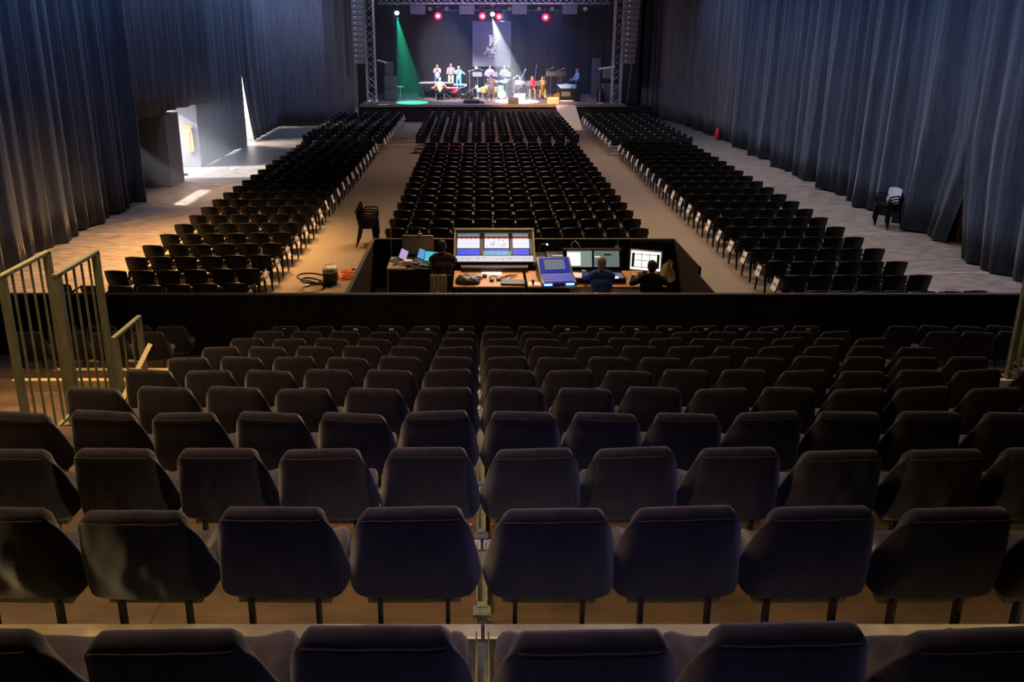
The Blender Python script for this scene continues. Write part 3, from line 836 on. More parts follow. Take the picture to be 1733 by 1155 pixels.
def person(label, loc, rz, hip=(0, 0, 0.95), lean=0.0, twist=0.0, head_pitch=0.0, hands=((-.25, .2, .95), (.25, .2, .95)), feet=((-.11, .05, 0), (.11, .05, 0)),
           shirt=None, trousers=None, shoes=None, hair=None, skin=None, hairlen=0.0, voxel=0.016, sleeves=True, cap=None, k=1.0, hat_h=0.0, coat=False, name='person', bald=False, group=None):
    skin = skin or SKIN
    o = thing(name, label, 'person', loc, rz, group)
    hp = Vector(hip)
    ax = Vector((0, math.sin(lean), math.cos(lean)))
    R = Matrix.Rotation(twist, 3, 'Z')
    ax = R @ ax
    chest = hp+ax*0.30*k; sh = hp+ax*0.46*k; neck = hp+ax*0.53*k
    hx = R @ Vector((0, math.sin(lean*0.5+head_pitch), math.cos(lean*0.5+head_pitch)))
    head = neck+hx*0.145*k
    fw = R @ Vector((0, math.cos(lean*.5+head_pitch), -math.sin(lean*.5+head_pitch)))
    rt = R @ Vector((1, 0, 0))
    B = []; SHI = []; TR = []; SH = []
    # torso
    tors = [('c', hp-rt*0.07*k, hp+rt*0.07*k, .118*k, .118*k), ('c', hp+ax*.13*k-rt*.05*k, hp+ax*.13*k+rt*.05*k, .112*k, .112*k),
            ('c', chest-rt*.085*k, chest+rt*.085*k, .115*k, .115*k), ('c', sh-rt*.11*k, sh+rt*.11*k, .085*k, .085*k),
            ('c', hp, chest, .13*k, .125*k), ('c', hp+ax*.13*k-rt*.05*k, chest-rt*.085*k, .11*k, .11*k), ('c', hp+ax*.13*k+rt*.05*k, chest+rt*.085*k, .11*k, .11*k)]
    B += tors; SHI += [(*t[:3], t[3]+.014, t[4]+.014) for t in tors]
    B.append(('c', sh, head-hx*.05*k, .058*k, .052*k))
    SHI.append(('c', sh, neck, .082*k, .068*k))
    for s_, tgt in ((-1, hands[0]), (1, hands[1])):
        s0 = sh+rt*.185*s_*k - ax*.02*k
        el, wr = ik(s0, tgt, .29*k, .26*k, Vector((s_*.8, -.5, -.9)))
        B += [('c', s0, el, .052*k, .040*k), ('c', el, wr, .038*k, .027*k), ('s', s0, .06*k)]
        B.append(('c', sh+rt*.1*s_*k, s0, .07*k, .058*k))
        SHI.append(('c', sh+rt*.1*s_*k, s0, .084*k, .072*k))
        SHI.append(('c', s0, el, .068*k, .056*k))
        if sleeves: SHI.append(('c', el, el+(wr-el)*.9, .054*k, .042*k))
        hand(B, wr, wr-el, s_, .5, k)
    # legs
    for s_, tgt in ((-1, feet[0]), (1, feet[1])):
        h0 = hp+rt*.095*s_*k - ax*.02*k; an = Vector(tgt)+Vector((0, 0, .09*k))
        kn, an = ik(h0, an, .44*k, .42*k, Vector((s_*.15, 1, .25)))
        B += [('c', h0, kn, .085*k, .055*k), ('c', kn, an, .055*k, .036*k)]
        tr = [('c', h0, kn, .098*k, .070*k), ('c', kn, an, .070*k, .055*k), ('c', hp-rt*.07*k, hp+rt*.07*k, .134*k, .134*k)]
        TR += tr
        B.append(('c', an, an+Vector((0, .13, -.05))*k, .036*k, .03*k))
        SH.append(('c', an+Vector((0, -.03, -.055))*k, an+Vector((s_*.01, .15, -.062))*k, .042*k, .034*k))
        SH.append(('c', an+Vector((0, -.02, 0))*k, an+Vector((0, -.01, -.05))*k, .046*k, .044*k))
        if coat: SHI.append(('c', h0, h0+(kn-h0)*1.1, .13*k, .13*k))
    # head: skull, jaw, nose, ears, brow
    q = Matrix((rt, fw, hx)).transposed(); eu = q.to_euler()
    B += [('s', head+hx*.02*k, (.075*k, .094*k, .105*k), eu), ('s', head-hx*.05*k+fw*.025*k, (.054*k, .062*k, .062*k), eu),
          ('c', head+fw*.088*k+hx*.012*k, head+fw*.108*k-hx*.022*k, .010*k, .015*k), ('s', head+fw*.082*k-hx*.055*k, (.026*k, .014*k, .010*k), eu),
          ('s', head+rt*.078*k-hx*.005*k-fw*.005*k, (.010*k, .020*k, .030*k), eu), ('s', head-rt*.078*k-hx*.005*k-fw*.005*k, (.010*k, .020*k, .030*k), eu),
          ('c', head+fw*.086*k+hx*.034*k-rt*.04*k, head+fw*.086*k+hx*.034*k+rt*.04*k, .012*k, .012*k)]
    link('body', remesh(B, voxel, skin, 'body'), o)
    e = MB()
    for s_ in (-1, 1): e.sph(head+fw*.090*k+hx*.012*k+rt*.031*s_*k, .012*k, 8, 6)
    e.obj('eyes', M['ink'], o)
    MB().sph(head+fw*.094*k-hx*.056*k, (.022*k, .008*k, .005*k), 8, 6, eu).obj('mouth', mat('lip', (.35, .09, .08), .5), o)
    if hair and not bald:
        hs = [('s', head+hx*.035*k-fw*.014*k, (.086*k, .098*k, .103*k), eu), ('s', head-fw*.035*k-hx*.01*k, (.080*k, .076*k, .085*k), eu)]
        if hairlen: hs.append(('c', head-fw*.05*k, head-fw*.07*k-hx*hairlen, .07*k, .05*k)); hs += [('c', head+rt*.07*s2*k, head+rt*.075*s2*k-hx*hairlen*.8-fw*.02*k, .03*k, .025*k) for s2 in (-1, 1)]
        hm = remesh(hs, .014, hair, 'hair', 2)
        # clear the face: push hair vertices in front of the face inwards
        for v in hm.vertices:
            d = v.co-head; f_, u_ = d.dot(fw), d.dot(hx)
            if f_ > .045*k and u_ < .062*k: v.co -= fw*(f_-.045*k)
            n_ = hm.vertices[v.index]
        if voxel < .012:
            for v in hm.vertices:
                d = (v.co-head); w = math.sin(v.co.x*190)*math.sin(v.co.y*170+1)*math.sin(v.co.z*150)
                v.co += d.normalized()*w*.004
        link('hair', hm, o)
    if cap:
        MB().sph(head+hx*.06*k, (.088*k, .104*k, .075*k), 14, 8, eu).box(head+fw*.12*k+hx*.055*k, (.14*k, .11*k, .012*k), rot=eu, bev=.004).obj('cap', cap, o)
    if shirt: link('coat' if coat else 'shirt', remesh(SHI, voxel*1.05, shirt, 'shirt', 3), o)
    if trousers: link('trousers', remesh(TR, voxel*1.2, trousers, 'trousers', 3), o)
    if shoes: link('shoes', remesh(SH, .014, shoes, 'shoes', 2), o)
    o['head'] = 0; del o['head']
    return o, head, sh
def cloth(name, c, var=0.2): return mat(name, c, 0.9, var=var, vscale=8, spec=0.15)

# ================================================================ MIXING DESK ENCLOSURE
XL, XR, YN, YF, HW = -2.26, 4.17, 10.4, 14.52, 1.10
en = thing('desk_enclosure', 'black cloth covered low fence around the mixing desks', 'fence', (0, 0, 0.006))
edge = mat('fence_edge', (0.10, 0.075, 0.06), 0.8)
fbrown = mat('dark_brown_cloth', (0.030, 0.022, 0.018), 0.95, var=0.2, spec=0.1)
MB().box(((XL+XR)/2, YF, HW/2), (XR-XL, 0.03, HW)).obj('front_panel', M['drape'], en)
MB().box((XL, (YN+YF)/2, HW/2), (0.03, YF-YN, HW)).obj('side_panel', fbrown, en)
yb = at(1194, 452, HW).y
MB().box((XR, (yb+YF)/2, HW/2), (0.03, YF-yb, HW)).obj('side_panel', fbrown, en)
MB().box((XR-.02, (YN+yb)/2, HW/2-.07), (0.03, yb-YN, HW-.14)).obj('side_panel', fbrown, en)
MB().box((XL, (YN+YF)/2, HW), (0.07, YF-YN, 0.02)).box(((XL+XR)/2, YF, HW), (XR-XL, 0.05, 0.02)).obj('top_edge', edge, en)
MB().box((XR, yb, HW-.16), (0.05, 0.10, 0.32)).obj('end_flap', M['drape'], en)
rows = []
for i in range(70):
    t = i/69; x = XR-0.98+0.92*t
    rows.append([Vector((x+(0.25*(1-z/1.1))*(t-.3)*-1, YF-0.06-0.05*abs(math.sin(t*26+z))-(0.02), z)) for z in (0.08, .4, .75, 1.0, HW+.02)])
o = MB().slab(rows, .008).obj('draped_cloth', M['drape'], None, angle=180); tag(o, 'black cloth gathered in folds over the right corner of the desk enclosure', 'cloth')

def glow(col, s): return emit('glow_%02d%02d%02d_%d' % (int(col[0]*9), int(col[1]*9), int(col[2]*9), int(s*10)), col, s)

# --- trestle desks with orange wood tops
def desk(x0, x1, y0, y1, z, label, m=None):
    o = thing('desk', label, 'desk', ((x0+x1)/2, (y0+y1)/2, 0.006)); w, d = x1-x0, y1-y0
    MB().box((0, 0, z-.02), (w, d, .035), bev=.004).obj('desk_top', m or M['wood_desk'], o)
    for sx in (-1, 1):
        for sy in (-1, 1): MB().box((sx*(w/2-.06), sy*(d/2-.06), (z-.035)/2), (.04, .04, z-.037)).obj('leg', M['black_metal'], o)
    return o
desk(-0.50, 0.87, 12.60, 13.50, .75, 'orange wooden desk with the black bag and headphones on it')
desk(0.92, 3.55, 12.60, 13.50, .75, 'orange wooden desk under the blue console and lighting desk')

# --- tall black flight case with light edges at the left of the enclosure
fc = thing('flight_case', 'tall black flight case with beige edges carrying laptops, at the left', 'flight case', (-1.36, 13.55, 0.006))
MB().box((0, 0, .45), (.90, .72, .88)).obj('case_body', M['black_plastic'], fc)
e = MB()
for sx in (-1, 1): e.box((sx*.44, -.365, .45), (.035, .02, .90))
e.box((-.20, -.365, .885), (.52, .02, .03)).box((-.44, 0, .893), (.035, .74, .02)).box((0, .35, .893), (.9, .03, .02)).box((.44, 0, .893), (.035, .74, .02))
e.obj('edge_trim', M['beige'], fc)
MB().box((-.26, 0, .897), (.34, .66, .012)).obj('top_tray', M['beige'], fc)
def laptop(name, x, y, z, rz, w, label, screen, tilt=1.15, base=None, lid_h=.22):
    o = thing(name, label, 'laptop', (x, y, z), rz)
    MB().box((0, 0, .01), (w, .23, .018), bev=.004).obj('base', base or M['beige'], o)
    MB().box((0, -.02, .021), (w*.85, .12, .004)).obj('keyboard', M['ink'], o)
    lid = MB().box((0, 0, lid_h/2), (w, .010, lid_h)).obj('lid', M['black_plastic'], o); lid.location = (0, .115, .02); lid.rotation_euler = (-(PI/2-tilt), 0, 0)
    s_ = MB().box((0, -.006, lid_h/2), (w*.92, .004, lid_h*.88)).obj('screen', screen, lid)
    return o
laptop('laptop', -1.00, 13.42, .905, -.35, .34, 'silver laptop with dark lid and cyan screen on the flight case', glow((.1, .8, .9), .7))
laptop('laptop', -1.66, 13.62, .905, -.95, .30, 'laptop with a pink and blue lit screen at the case corner', glow((.75, .5, .9), .7), base=M['rubber'])
laptop('laptop', -1.27, 13.62, .905, -.8, .26, 'small half turned laptop with blue screen amid the case clutter', glow((.2, .45, .9), .7), base=M['alu'])
mo = thing('monitor', 'beige backed monitor with a clip lamp on top, by the far fence', 'monitor', (-1.28, 14.12, .76))
MB().box((0, 0, .34), (.66, .05, .42), bev=.015).obj('housing', M['beige'], mo)
MB().box((0, -.03, .32), (.60, .006, .33)).obj('panel', mat('pale_panel', (.42, .40, .33), .6), mo)
MB().box((0, .04, .08), (.10, .05, .16)).box((0, .02, .01), (.3, .2, .02)).obj('stand', M['black_metal'], mo)
MB().tube([(.05, 0, .55), (.05, -.01, .62), (.05, -.06, .66), (.05, -.12, .62)], .012).box((0.05, 0, .57), (.09, .06, .03)).obj('clip_lamp', M['beige'], mo)
tb = MB().box((0, 0, .375), (.8, .42, .75)); o = tb.obj('side_crate', M['black_plastic']); o.location = (-1.28, 14.18, .006); tag(o, 'black crate under the beige backed monitor', 'crate')
tag(MB().box((-1.42, 13.44, .95), (.15, .13, .09), bev=.004).obj('white_box', M['paper']), 'small white box between the two laptops', 'box')
tag(MB().tube([(-1.72, 13.32, .93), (-1.62, 13.40, .945), (-1.55, 13.30, .93), (-1.50, 13.36, .94), (-1.6, 13.45, .93)], .011).obj('loose_cable', mat('red_cable', (.35, .08, .05), .5)), 'short red brown cable curled on the left of the flight case', 'cable')
tag(MB().cyl((-1.70, 13.35, .925), (-1.48, 13.62, .925), .012).obj('white_tube', M['paper']), 'thin white tube lying slantwise on the flight case', 'tube')
o = MB().box((-1.05, 13.80, .935), (.22, .12, .06), rot=(0, 0, .3), bev=.005).obj('leaflet', M['paper']); tag(o, 'folded white and pink leaflet behind the laptops', 'leaflet')

# --- main mixing console
mc = thing('mixing_console', 'large bright lit mixing console facing the operator, silver framed', 'mixing console', (0.31, 13.98, 0.006))
MB().box((0, .10, .36), (1.40, .50, .72)).obj('stand', mat('console_base', (.03, .03, .06), .5), mc)
tiltang = math.atan2(.47, .62)
face = thing('tmp', 'x', 'x'); bpy.data.objects.remove(face)
CT = Matrix.Translation((0, -.36, .90)) @ Matrix.Rotation(tiltang, 4, 'X')      # local plane: x across, y up the slope
DEP = math.hypot(.47, .62)
def panel(mb, x0, x1, y0, y1, z0, z1): mb.box(((x0+x1)/2, (y0+y1)/2, (z0+z1)/2), (x1-x0, y1-y0, z1-z0)); return mb
def cobj(mb, name, m, parent=mc):
    o = mb.obj(name, m, mc, smooth=False); o.matrix_local = CT; 
    return o
cobj(panel(MB(), -.80, .80, -.02, DEP, -.10, 0), 'chassis', mat('console_chassis', (.012, .012, .02), .5))
fr = MB(); panel(fr, -.83, -.79, -.04, DEP+.02, -.12, .04); panel(fr, .79, .83, -.04, DEP+.02, -.12, .04); panel(fr, -.83, .83, DEP-.01, DEP+.03, -.12, .05)
cobj(fr, 'side_frame', M['beige'])
rnd = random.Random(3)
g_white = glow((.85, .88, 1.0), .95); g_blue = glow((.05, .10, 1.0), 1.6); g_dim = glow((.55, .6, .7), .6); g_red = glow((1, .1, .12), 1.4); g_cy = glow((.5, .85, 1), .6); g_grn = glow((.3, .9, .5), .9)
y_a, y_b = .155, .70
wide = [(-.76, -.30), (-.20, .30), (.38, .72)]
lower = cobj(panel(MB(), -.785, .785, 0.0, .135, 0, .008), 'fader_strip', glow((.82, .85, 1.0), .72))
m_ = MB()
for i in range(64):
    if rnd.random() < .6: x = -.74+i*1.48/63; m_.box((x, rnd.choice((.05, .06, .07, .085)), .012), (.007, .022+.02*(rnd.random() < .3), .008))
cobj(m_, 'fader_knob', M['ink']); mc.children[-1]['kind'] = 'stuff'
for (x0, x1) in wide:
    cobj(panel(MB(), x0, x1, .33, .56, 0, .006), 'channel_screen', g_white)
    m_ = MB(); n = int((x1-x0)/.019)
    for i in range(n): m_.box((x0+.01+i*.019, .655, .006), (.008, .08, .008))
    o = cobj(m_, 'meter_bars', g_cy); o['kind'] = 'stuff'
    m_ = MB()
    for i in range(n):
        for j in range(4): m_.box((x0+.01+i*.019, .18+j*.036, .004), (.013, .022, .008))
    o = cobj(m_, 'lit_button', g_blue); o['kind'] = 'stuff'
    m_ = MB()
    for i in range(5): m_.box((x0+.04+i*(x1-x0-.08)/4, .572, .006), ((x1-x0)/6.5, .018, .008))
    o = cobj(m_, 'red_marker', g_red); o['kind'] = 'stuff'
m_ = MB()
for i in range(26): m_.box((-.22+i*.022, .20, .008), (.009, .10, .010))
o = cobj(m_, 'centre_fader', g_grn); o['kind'] = 'stuff'
m_ = MB()
for x0 in (-.27, .335, .745):
    for j in range(9):
        for i in range(2): m_.box((x0+i*.025, .20+j*.042, .006), (.012, .016, .010))
o = cobj(m_, 'side_button', g_dim); o['kind'] = 'stuff'
m_ = MB()
for i in range(22): m_.sph((-.15+rnd.random()*.42, .36+rnd.random()*.18, .01), .009, 6, 4)
o = cobj(m_, 'rotary_knob', M['ink']); o['kind'] = 'stuff'
cobj(panel(MB(), -.76, .76, .595, .603, 0, .012), 'divider', M['ink'])
cobj(panel(panel(MB(), -.29, -.21, .61, .71, 0, .006), .31, .37, .61, .71, 0, .006), 'dark_screen', M['ink'])
area('console_glow', (0.31, 13.45, 1.35), (0.31, 13.0, .9), 1.2, 5, (.75, .8, 1.0), 160, .3)
tag(MB().box((0.31, 13.47, .80), (1.35, .10, .09), bev=.01).obj('script_rest', M['black_metal']), 'dark shelf in front of the large mixing console', 'shelf')

# things on the first desk
bag = thing('black_bag', 'black nylon bag with pale printed mark on the orange desk', 'bag', (0, 12.88, .755))
bag.location.x = x_at(792, 12.9, .8)
rows = []
for i in range(13):
    u = -1+2*i/12
    rows.append([Vector((u*.235*(1-.12*q*q), q*.20*(1-.1*u*u), .012+.10*max(0, 1-u**4)*max(0, 1-q**4)*(1+.18*math.sin(u*9+q*5)))) for q in [-1+2*j/10 for j in range(11)]])
MB().slab(rows, .014).obj('bag_body', mat('nylon', (.014, .014, .016), .45, bump=.8, bscale=14), bag, angle=180)
MB().box((.045, -.09, .112), (.018, .12, .004), rot=(-.25, 0, -.1)).obj('printed_bar', M['paper'], bag)
MB().box((.10, -.06, .112), (.018, .11, .004), rot=(-.2, 0, -.75)).box((.11, -.12, .104), (.018, .09, .004), rot=(-.25, 0, .7)).obj('printed_chevron', M['paper'], bag)
MB().tube([(.2, .08, .03), (.27, .1, .015), (.25, .18, .02), (.15, .16, .05)], .014).obj('bag_strap', M['rubber'], bag)
hp_ = thing('headphones', 'black over ear headphones lying on the orange desk', 'headphones', (x_at(838, 12.9, .77), 12.92, .755), .3)
for s_ in (-1, 1): MB().lathe([(.035, 0), (.045, .01), (.045, .035), (.03, .045)], (s_*.07, 0, .0), 16).obj('ear_cup', M['rubber'], hp_)
MB().tube([(-.07, .03, .03), (-.075, .12, .03), (0, .17, .035), (.075, .12, .03), (.07, .03, .03)], .012).obj('headband', M['rubber'], hp_)
o = MB().lathe([(.042, 0), (.045, .005), (.045, .05), (.038, .052), (.036, .04)], n=20).obj('tape_roll', M['rubber']); o.location = (x_at(820, 13.12, .76), 13.12, .755); tag(o, 'small round black tape roll beside the bag', 'tape')
o = MB().box((0, 0, 0), (.40, .20, .004), rot=(0, 0, -.05)).obj('paper_sheet', M['paper']); o.location = (x_at(832, 13.32, .76), 13.33, .757); tag(o, 'white paper sheet at the back of the orange desk', 'paper')
o = MB().box((0, 0, .02), (.46, .26, .035), rot=(0, 0, -.06), bev=.01).obj('closed_laptop', M['rubber']); o.location = (x_at(868, 12.8, .77), 12.78, .752); tag(o, 'closed black laptop at the right end of the bag desk', 'laptop')
pts = [(x_at(862, 13.1, .76)+.22*math.cos(t*.8)*math.sin(t*.33), 13.12+.12*math.sin(t*1.1), .762+.004*(i % 2)) for i, t in enumerate([j*.35 for j in range(60)])]
tag(MB().tube(pts, .005, 5).obj('headphone_cable', M['rubber']), 'loose thin black cable on the orange desk beside the headphones', 'cable')
o = MB().box((0, 0, .005), (.30, .17, .008)).obj('white_tray', M['paper']); o.location = (x_at(908, 12.75, .76), 12.74, .752); tag(o, 'white sheet with a coffee cup left of the blue console', 'paper')
cp_ = thing('coffee_cup', 'small dark coffee cup on the white sheet', 'cup', (x_at(902, 12.72, .77), 12.72, .762))
MB().lathe([(.022, 0), (.030, .075), (.027, .075), (.020, .01)], n=16).obj('cup_body', M['rubber'], cp_)

# --- blue backlit console
bc = thing('blue_console', 'small blue lit console with a tilted screen and two bright blue lamps', 'console', (x_at(940, 13.0, .9), 12.98, .752), .10)
blu = mat('console_blue', (.01, .02, .16), .5, emis=(.01, .03, .75), estr=.35, spec=.2)
side = [(-.38, 0), (-.38, .08), (-.05, .15), (.27, .36), (.30, .36), (.30, 0)]
MB().prism(side, -.33, .33, 'x').obj('chassis', mat('console_dark', (.02, .02, .05), .4), bc)
def on_slope(x0, x1, ya, za, yb_, zb, name, m, th=.006):
    L = math.hypot(yb_-ya, zb-za); an = math.atan2(zb-za, yb_-ya)
    o = MB().box(((x0+x1)/2, L/2, th/2), (x1-x0, L, th)).obj(name, m, bc, smooth=False)
    o.matrix_local = Matrix.Translation((0, ya, za)) @ Matrix.Rotation(an, 4, 'X'); return o
on_slope(-.29, .29, -.36, .087, -.06, .151, 'control_face', blu)
on_slope(-.29, .29, -.04, .159, .26, .356, 'screen_bezel', blu)
on_slope(-.20, .20, .02, .200, .22, .332, 'screen', glow((.40, .5, .62), .30), .012)
k_ = MB()
for i in range(14):
    for j in range(3): k_.box((-.25+i*.038, -.33+j*.09, .100+j*.02+.008), (.012, .03, .012))
k_.obj('fader_knob', glow((.35, .45, 1), .5), bc)
bc.children[-1]['kind'] = 'stuff'
for x in (-.22, .20):
    MB().box((x, -.40, .05), (.16, .03, .03), bev=.008).obj('blue_lamp', glow((.05, .2, 1.0), 14), bc)
pl_ = bpy.data.lights.new('blue_console_light', 'POINT'); pl_.energy = 1.2; pl_.color = (.1, .25, 1); pl_.shadow_soft_size = .1
o = bpy.data.objects.new('blue_console_light', pl_); COL.objects.link(o); o.location = (bc.location.x, 12.45, .95)

# --- lighting desk with two screens
ld = thing('lighting_desk', 'wide lighting desk with two pale screens in a black frame', 'lighting desk', (x_at(1006, 13.1, 1.0), 13.12, .752))
MB().box((0, -.05, .05), (1.12, .62, .10), bev=.01).obj('base', M['black_plastic'], ld)
sc_ = MB().box((0, 0, .19), (1.16, .06, .40), bev=.01).obj('screen_frame', M['black_plastic'], ld); sc_.location = (0, .20, .10); sc_.rotation_euler = (-.35, 0, 0)
MB().box((0, .0, .40), (1.16, .07, .03)).obj('top_bar', M['beige'], sc_)
MB().box((-.26, -.034, .20), (.50, .006, .32)).obj('left_screen', glow((.32, .38, .34), .7), sc_)
MB().box((-.37, -.040, .20), (.26, .006, .26)).obj('white_window', glow((.92, 1, .9), 1.7), sc_)
MB().box((.28, -.034, .20), (.50, .006, .32)).obj('right_screen', glow((.22, .27, .26), .6), sc_)
MB().box((.18, -.040, .13), (.16, .006, .06)).box((.10, -.040, .24), (.12, .006, .02)).obj('lit_cells', glow((1, .9, .6), 1.2), sc_)
MB().box((.30, -.040, .28), (.14, .006, .03)).obj('dark_cells', M['ink'], sc_)
MB().tube([(-.40, 0, .40), (-.41, -.01, .50), (-.34, -.03, .56), (-.27, -.08, .48), (-.26, -.1, .42)], .007).obj('gooseneck_lamp', M['alu'], sc_)
MB().box((.50, -.01, .44), (.07, .05, .05)).cyl((.5, 0, .46), (.52, 0, .58), .006).obj('lamp_clip', M['beige'], sc_)
k_ = MB()
for i in range(12):
    for j in range(5): k_.box((.12+i*.036, -.30+j*.06, .106), (.016, .02, .014))
k_.obj('key', mat('key_grey', (.5, .5, .6), .4, emis=(.3, .3, .7), estr=.4), ld); ld.children[-1]['kind'] = 'stuff'
k_ = MB()
for i in range(10): k_.box((.13+i*.030, -.335, .12), (.013, .02, .02))
k_.obj('fader_lamp', glow((1, .95, .98), 16), ld); ld.children[-1]['label'] = 'bright white lamp row'
o = MB().box((0, 0, 0), (.34, .27, .006), rot=(.0, 0, -.25)).box((0.01, 0.01, 0.006), (.33, .26, .006), rot=(0, 0, -.2)).obj('open_notebook', M['paper']); o.location = (x_at(977, 12.95, .87), 12.92, .862); tag(o, 'white notebook lying on the left of the lighting desk', 'notebook')
# side monitor
sm = thing('monitor', 'white bright monitor showing six panes, right of the lighting desk', 'monitor', (x_at(1092, 13.2, 1.0), 13.2, .752), -.28)
fr_ = MB().box((0, 0, .30), (.62, .04, .42), bev=.008).obj('housing', M['beige'], sm); fr_.rotation_euler = (-.22, .0, 0)
MB().box((0, -.024, .30), (.57, .006, .37)).obj('screen', glow((.9, 1, .88), 1.5), fr_)
k_ = MB()
for z in (.17, .30, .42): k_.box((0, -.029, z), (.44, .005, .012))
for x in (-.22, -.075, .075, .22): k_.box((x, -.029, .30), (.012, .005, .30))
k_.box((-.245, -.029, .30), (.04, .005, .28)).box((.245, -.029, .30), (.04, .005, .28))
k_.obj('screen_grid', M['ink'], fr_)
MB().box((0, .06, .08), (.08, .05, .2)).box((0, .05, .01), (.26, .2, .02)).obj('stand', M['black_metal'], sm)
# paper bag, bottle, red can
pb = thing('paper_bag', 'crumpled brown paper bag at the right end of the desk', 'bag', (x_at(1131, 12.85, .85), 12.95, .752))
rows = []
for i in range(15):
    a = 2*PI*i/14; rr = .13
    rows.append([Vector((rr*(1-.75*z/.42+.22*math.sin(a*3+z*20))*math.cos(a)*1.2+.05*z, rr*(1-.5*z/.42+.2*math.cos(a*4+z*14))*math.sin(a), z)) for z in (0, .06, .13, .2, .28, .36+.05*math.sin(a*2))])
MB().slab(rows, .004).obj('bag_body', mat('kraft', (.55, .36, .14), .8, var=.3, vscale=18), pb, angle=30)
bo_ = thing('water_bottle', 'small clear plastic bottle behind the paper bag', 'bottle', (x_at(1119, 13.15, .9), 13.18, .752))
MB().lathe([(.03, 0), (.032, .01), (.032, .14), (.014, .185), (.014, .20)], n=16).obj('bottle_body', mat('pale_bottle', (.6, .65, .68), .2), bo_)
MB().lathe([(.016, .20), (.016, .225)], n=12).obj('cap', M['white_plastic'], bo_)
o = MB().lathe([(.03, 0), (.033, .01), (.033, .11), (.03, .115)], n=16).obj('red_can', mat('red_can', (.6, .02, .02), .3)); o.location = (x_at(1122, 12.78, .8), 12.80, .752); tag(o, 'red drinks can beside the paper bag', 'can')
o = MB().lathe([(.03, 0), (.033, .01), (.033, .16), (.03, .165)], n=16).obj('red_lantern', emit('red_lantern', (1, .05, .03), 2.2)); o.location = (x_at(745, 14.1, 1.0), 14.15, .76); tag(o, 'small glowing red lamp beside the seated operator\'s head', 'lamp')
o = MB().box((0, 0, .38), (.4, .3, .76)).obj('lamp_box', M['black_plastic']); o.location = (x_at(745, 14.2, .5), 14.2, .006); tag(o, 'black box carrying the small red lamp', 'box')
# thin aerial by the enclosure corner
o = thing('aerial_stand', 'thin grey aerial pole rising from the left end of the desk fence', 'pole', (x_at(663, 14.3, .6), 14.3, .006))
MB().cyl((0, 0, 0), (0, 0, 1.45), .010).obj('pole', M['alu'], o); MB().cyl((0, 0, 0), (0, 0, .03), .12, .10, 16).obj('foot', M['black_metal'], o)
o = thing('small_lamp', 'tiny white gooseneck lamp right of the large console', 'lamp', (1.25, 14.05, .006))
MB().box((0, 0, .45), (.3, .35, .9)).obj('rack_body', M['black_plastic'], o); MB().tube([(0, 0, .9), (0, 0, 1.08), (.05, 0, 1.14), (.14, 0, 1.13)], .006).obj('gooseneck', M['alu'], o)
MB().sph((.16, 0, 1.125), .018, 8, 6).obj('bulb', glow((1, .8, .7), 25), o)
o = thing('equipment_rack', 'black equipment rack with a bright label between the two desks', 'rack', (1.62, 13.95, .006))
MB().box((0, 0, .47), (.5, .5, .94), bev=.02).obj('rack_body', M['black_plastic'], o); MB().box((.0, -.1, .945), (.22, .05, .01)).obj('label_strip', M['paper'], o)

# chairs of the operators and the operators
def op_chair(x, y, col, label, h=.46):
    o = thing('operator_chair', label, 'chair', (x, y, .006))
    MB().box((0, 0, h), (.44, .42, .06), bev=.02).obj('seat', col, o)
    rows = [[Vector((u*.2, -.20+.03*u*u-.02*z, z)) for z in (h+.12, h+.25, h+.38)] for u in (-1, -.6, -.2, .2, .6, 1)]
    MB().slab(rows, .03).obj('backrest', col, o)
    for sx in (-1, 1):
        for sy in (-1, 1): MB().cyl((sx*.18, sy*.17, h), (sx*.2, sy*.19, 0), .013).obj('leg', M['black_metal'], o)
    MB().cyl((-.19, -.17, h), (-.19, -.21, h+.3), .012).cyl((.19, -.17, h), (.19, -.21, h+.3), .012).obj('back_frame', M['black_metal'], o)
    return o
x1 = x_at(749, 12.9, 1.2)
op_chair(x1, 12.72, M['black_plastic'], 'black chair of the operator at the large console, coat on its back', .62)
person('person in dark plum sweater seated at the large mixing console, seen from behind', (x1, 12.78, .006), 0.05, hip=(0, 0, .78), lean=.20, hands=((-.22, .62, 1.02), (.24, .60, 1.04)),
       feet=((-.14, .42, .0), (.14, .42, .0)), shirt=cloth('plum_sweater', (.055, .028, .032)), trousers=cloth('dark_trousers', (.02, .02, .03)), shoes=M['rubber'], hair=mat('dark_hair', (.02, .012, .01), .7), voxel=.011)
rows = []
for i in range(12):
    t = i/11; x = -.20+.30*t
    rows.append([Vector((x+.02*math.sin(z*9), -.30-.03*math.sin(t*24+z*3)-.04*(1-z), z)) for z in (.42, .6, .8, .95, 1.03)])
o = MB().slab(rows, .02).obj('pale_coat', mat('pale_coat', (.42, .40, .26), .95, var=.2)); o.location = (x1-.02, 12.78, 0.006); tag(o, 'pale beige coat hanging over the back of the operator chair', 'coat')
x2 = x_at(1017, 12.5, 1.1)
op_chair(x2+.02, 12.25, mat('orange_shell', (.75, .12, .04), .4), 'orange shell chair under the operator in blue', .46)
person('person in blue sweater with grey blond hair seated at the lighting desk, seen from behind', (x2, 12.30, .006), 0.0, hip=(0, 0, .60), lean=.26, hands=((-.25, .62, .92), (.10, .60, .92)),
       feet=((-.16, .46, .0), (.16, .46, .0)), shirt=cloth('blue_sweater', (.035, .065, .22)), trousers=cloth('navy_trousers', (.02, .025, .05)), shoes=M['rubber'], hair=mat('ash_hair', (.30, .20, .11), .8, var=.4, vscale=60), voxel=.011)
x3 = x_at(1097, 12.5, 1.1)
op_chair(x3, 12.12, M['black_plastic'], 'black chair of the operator at the six pane monitor', .46)
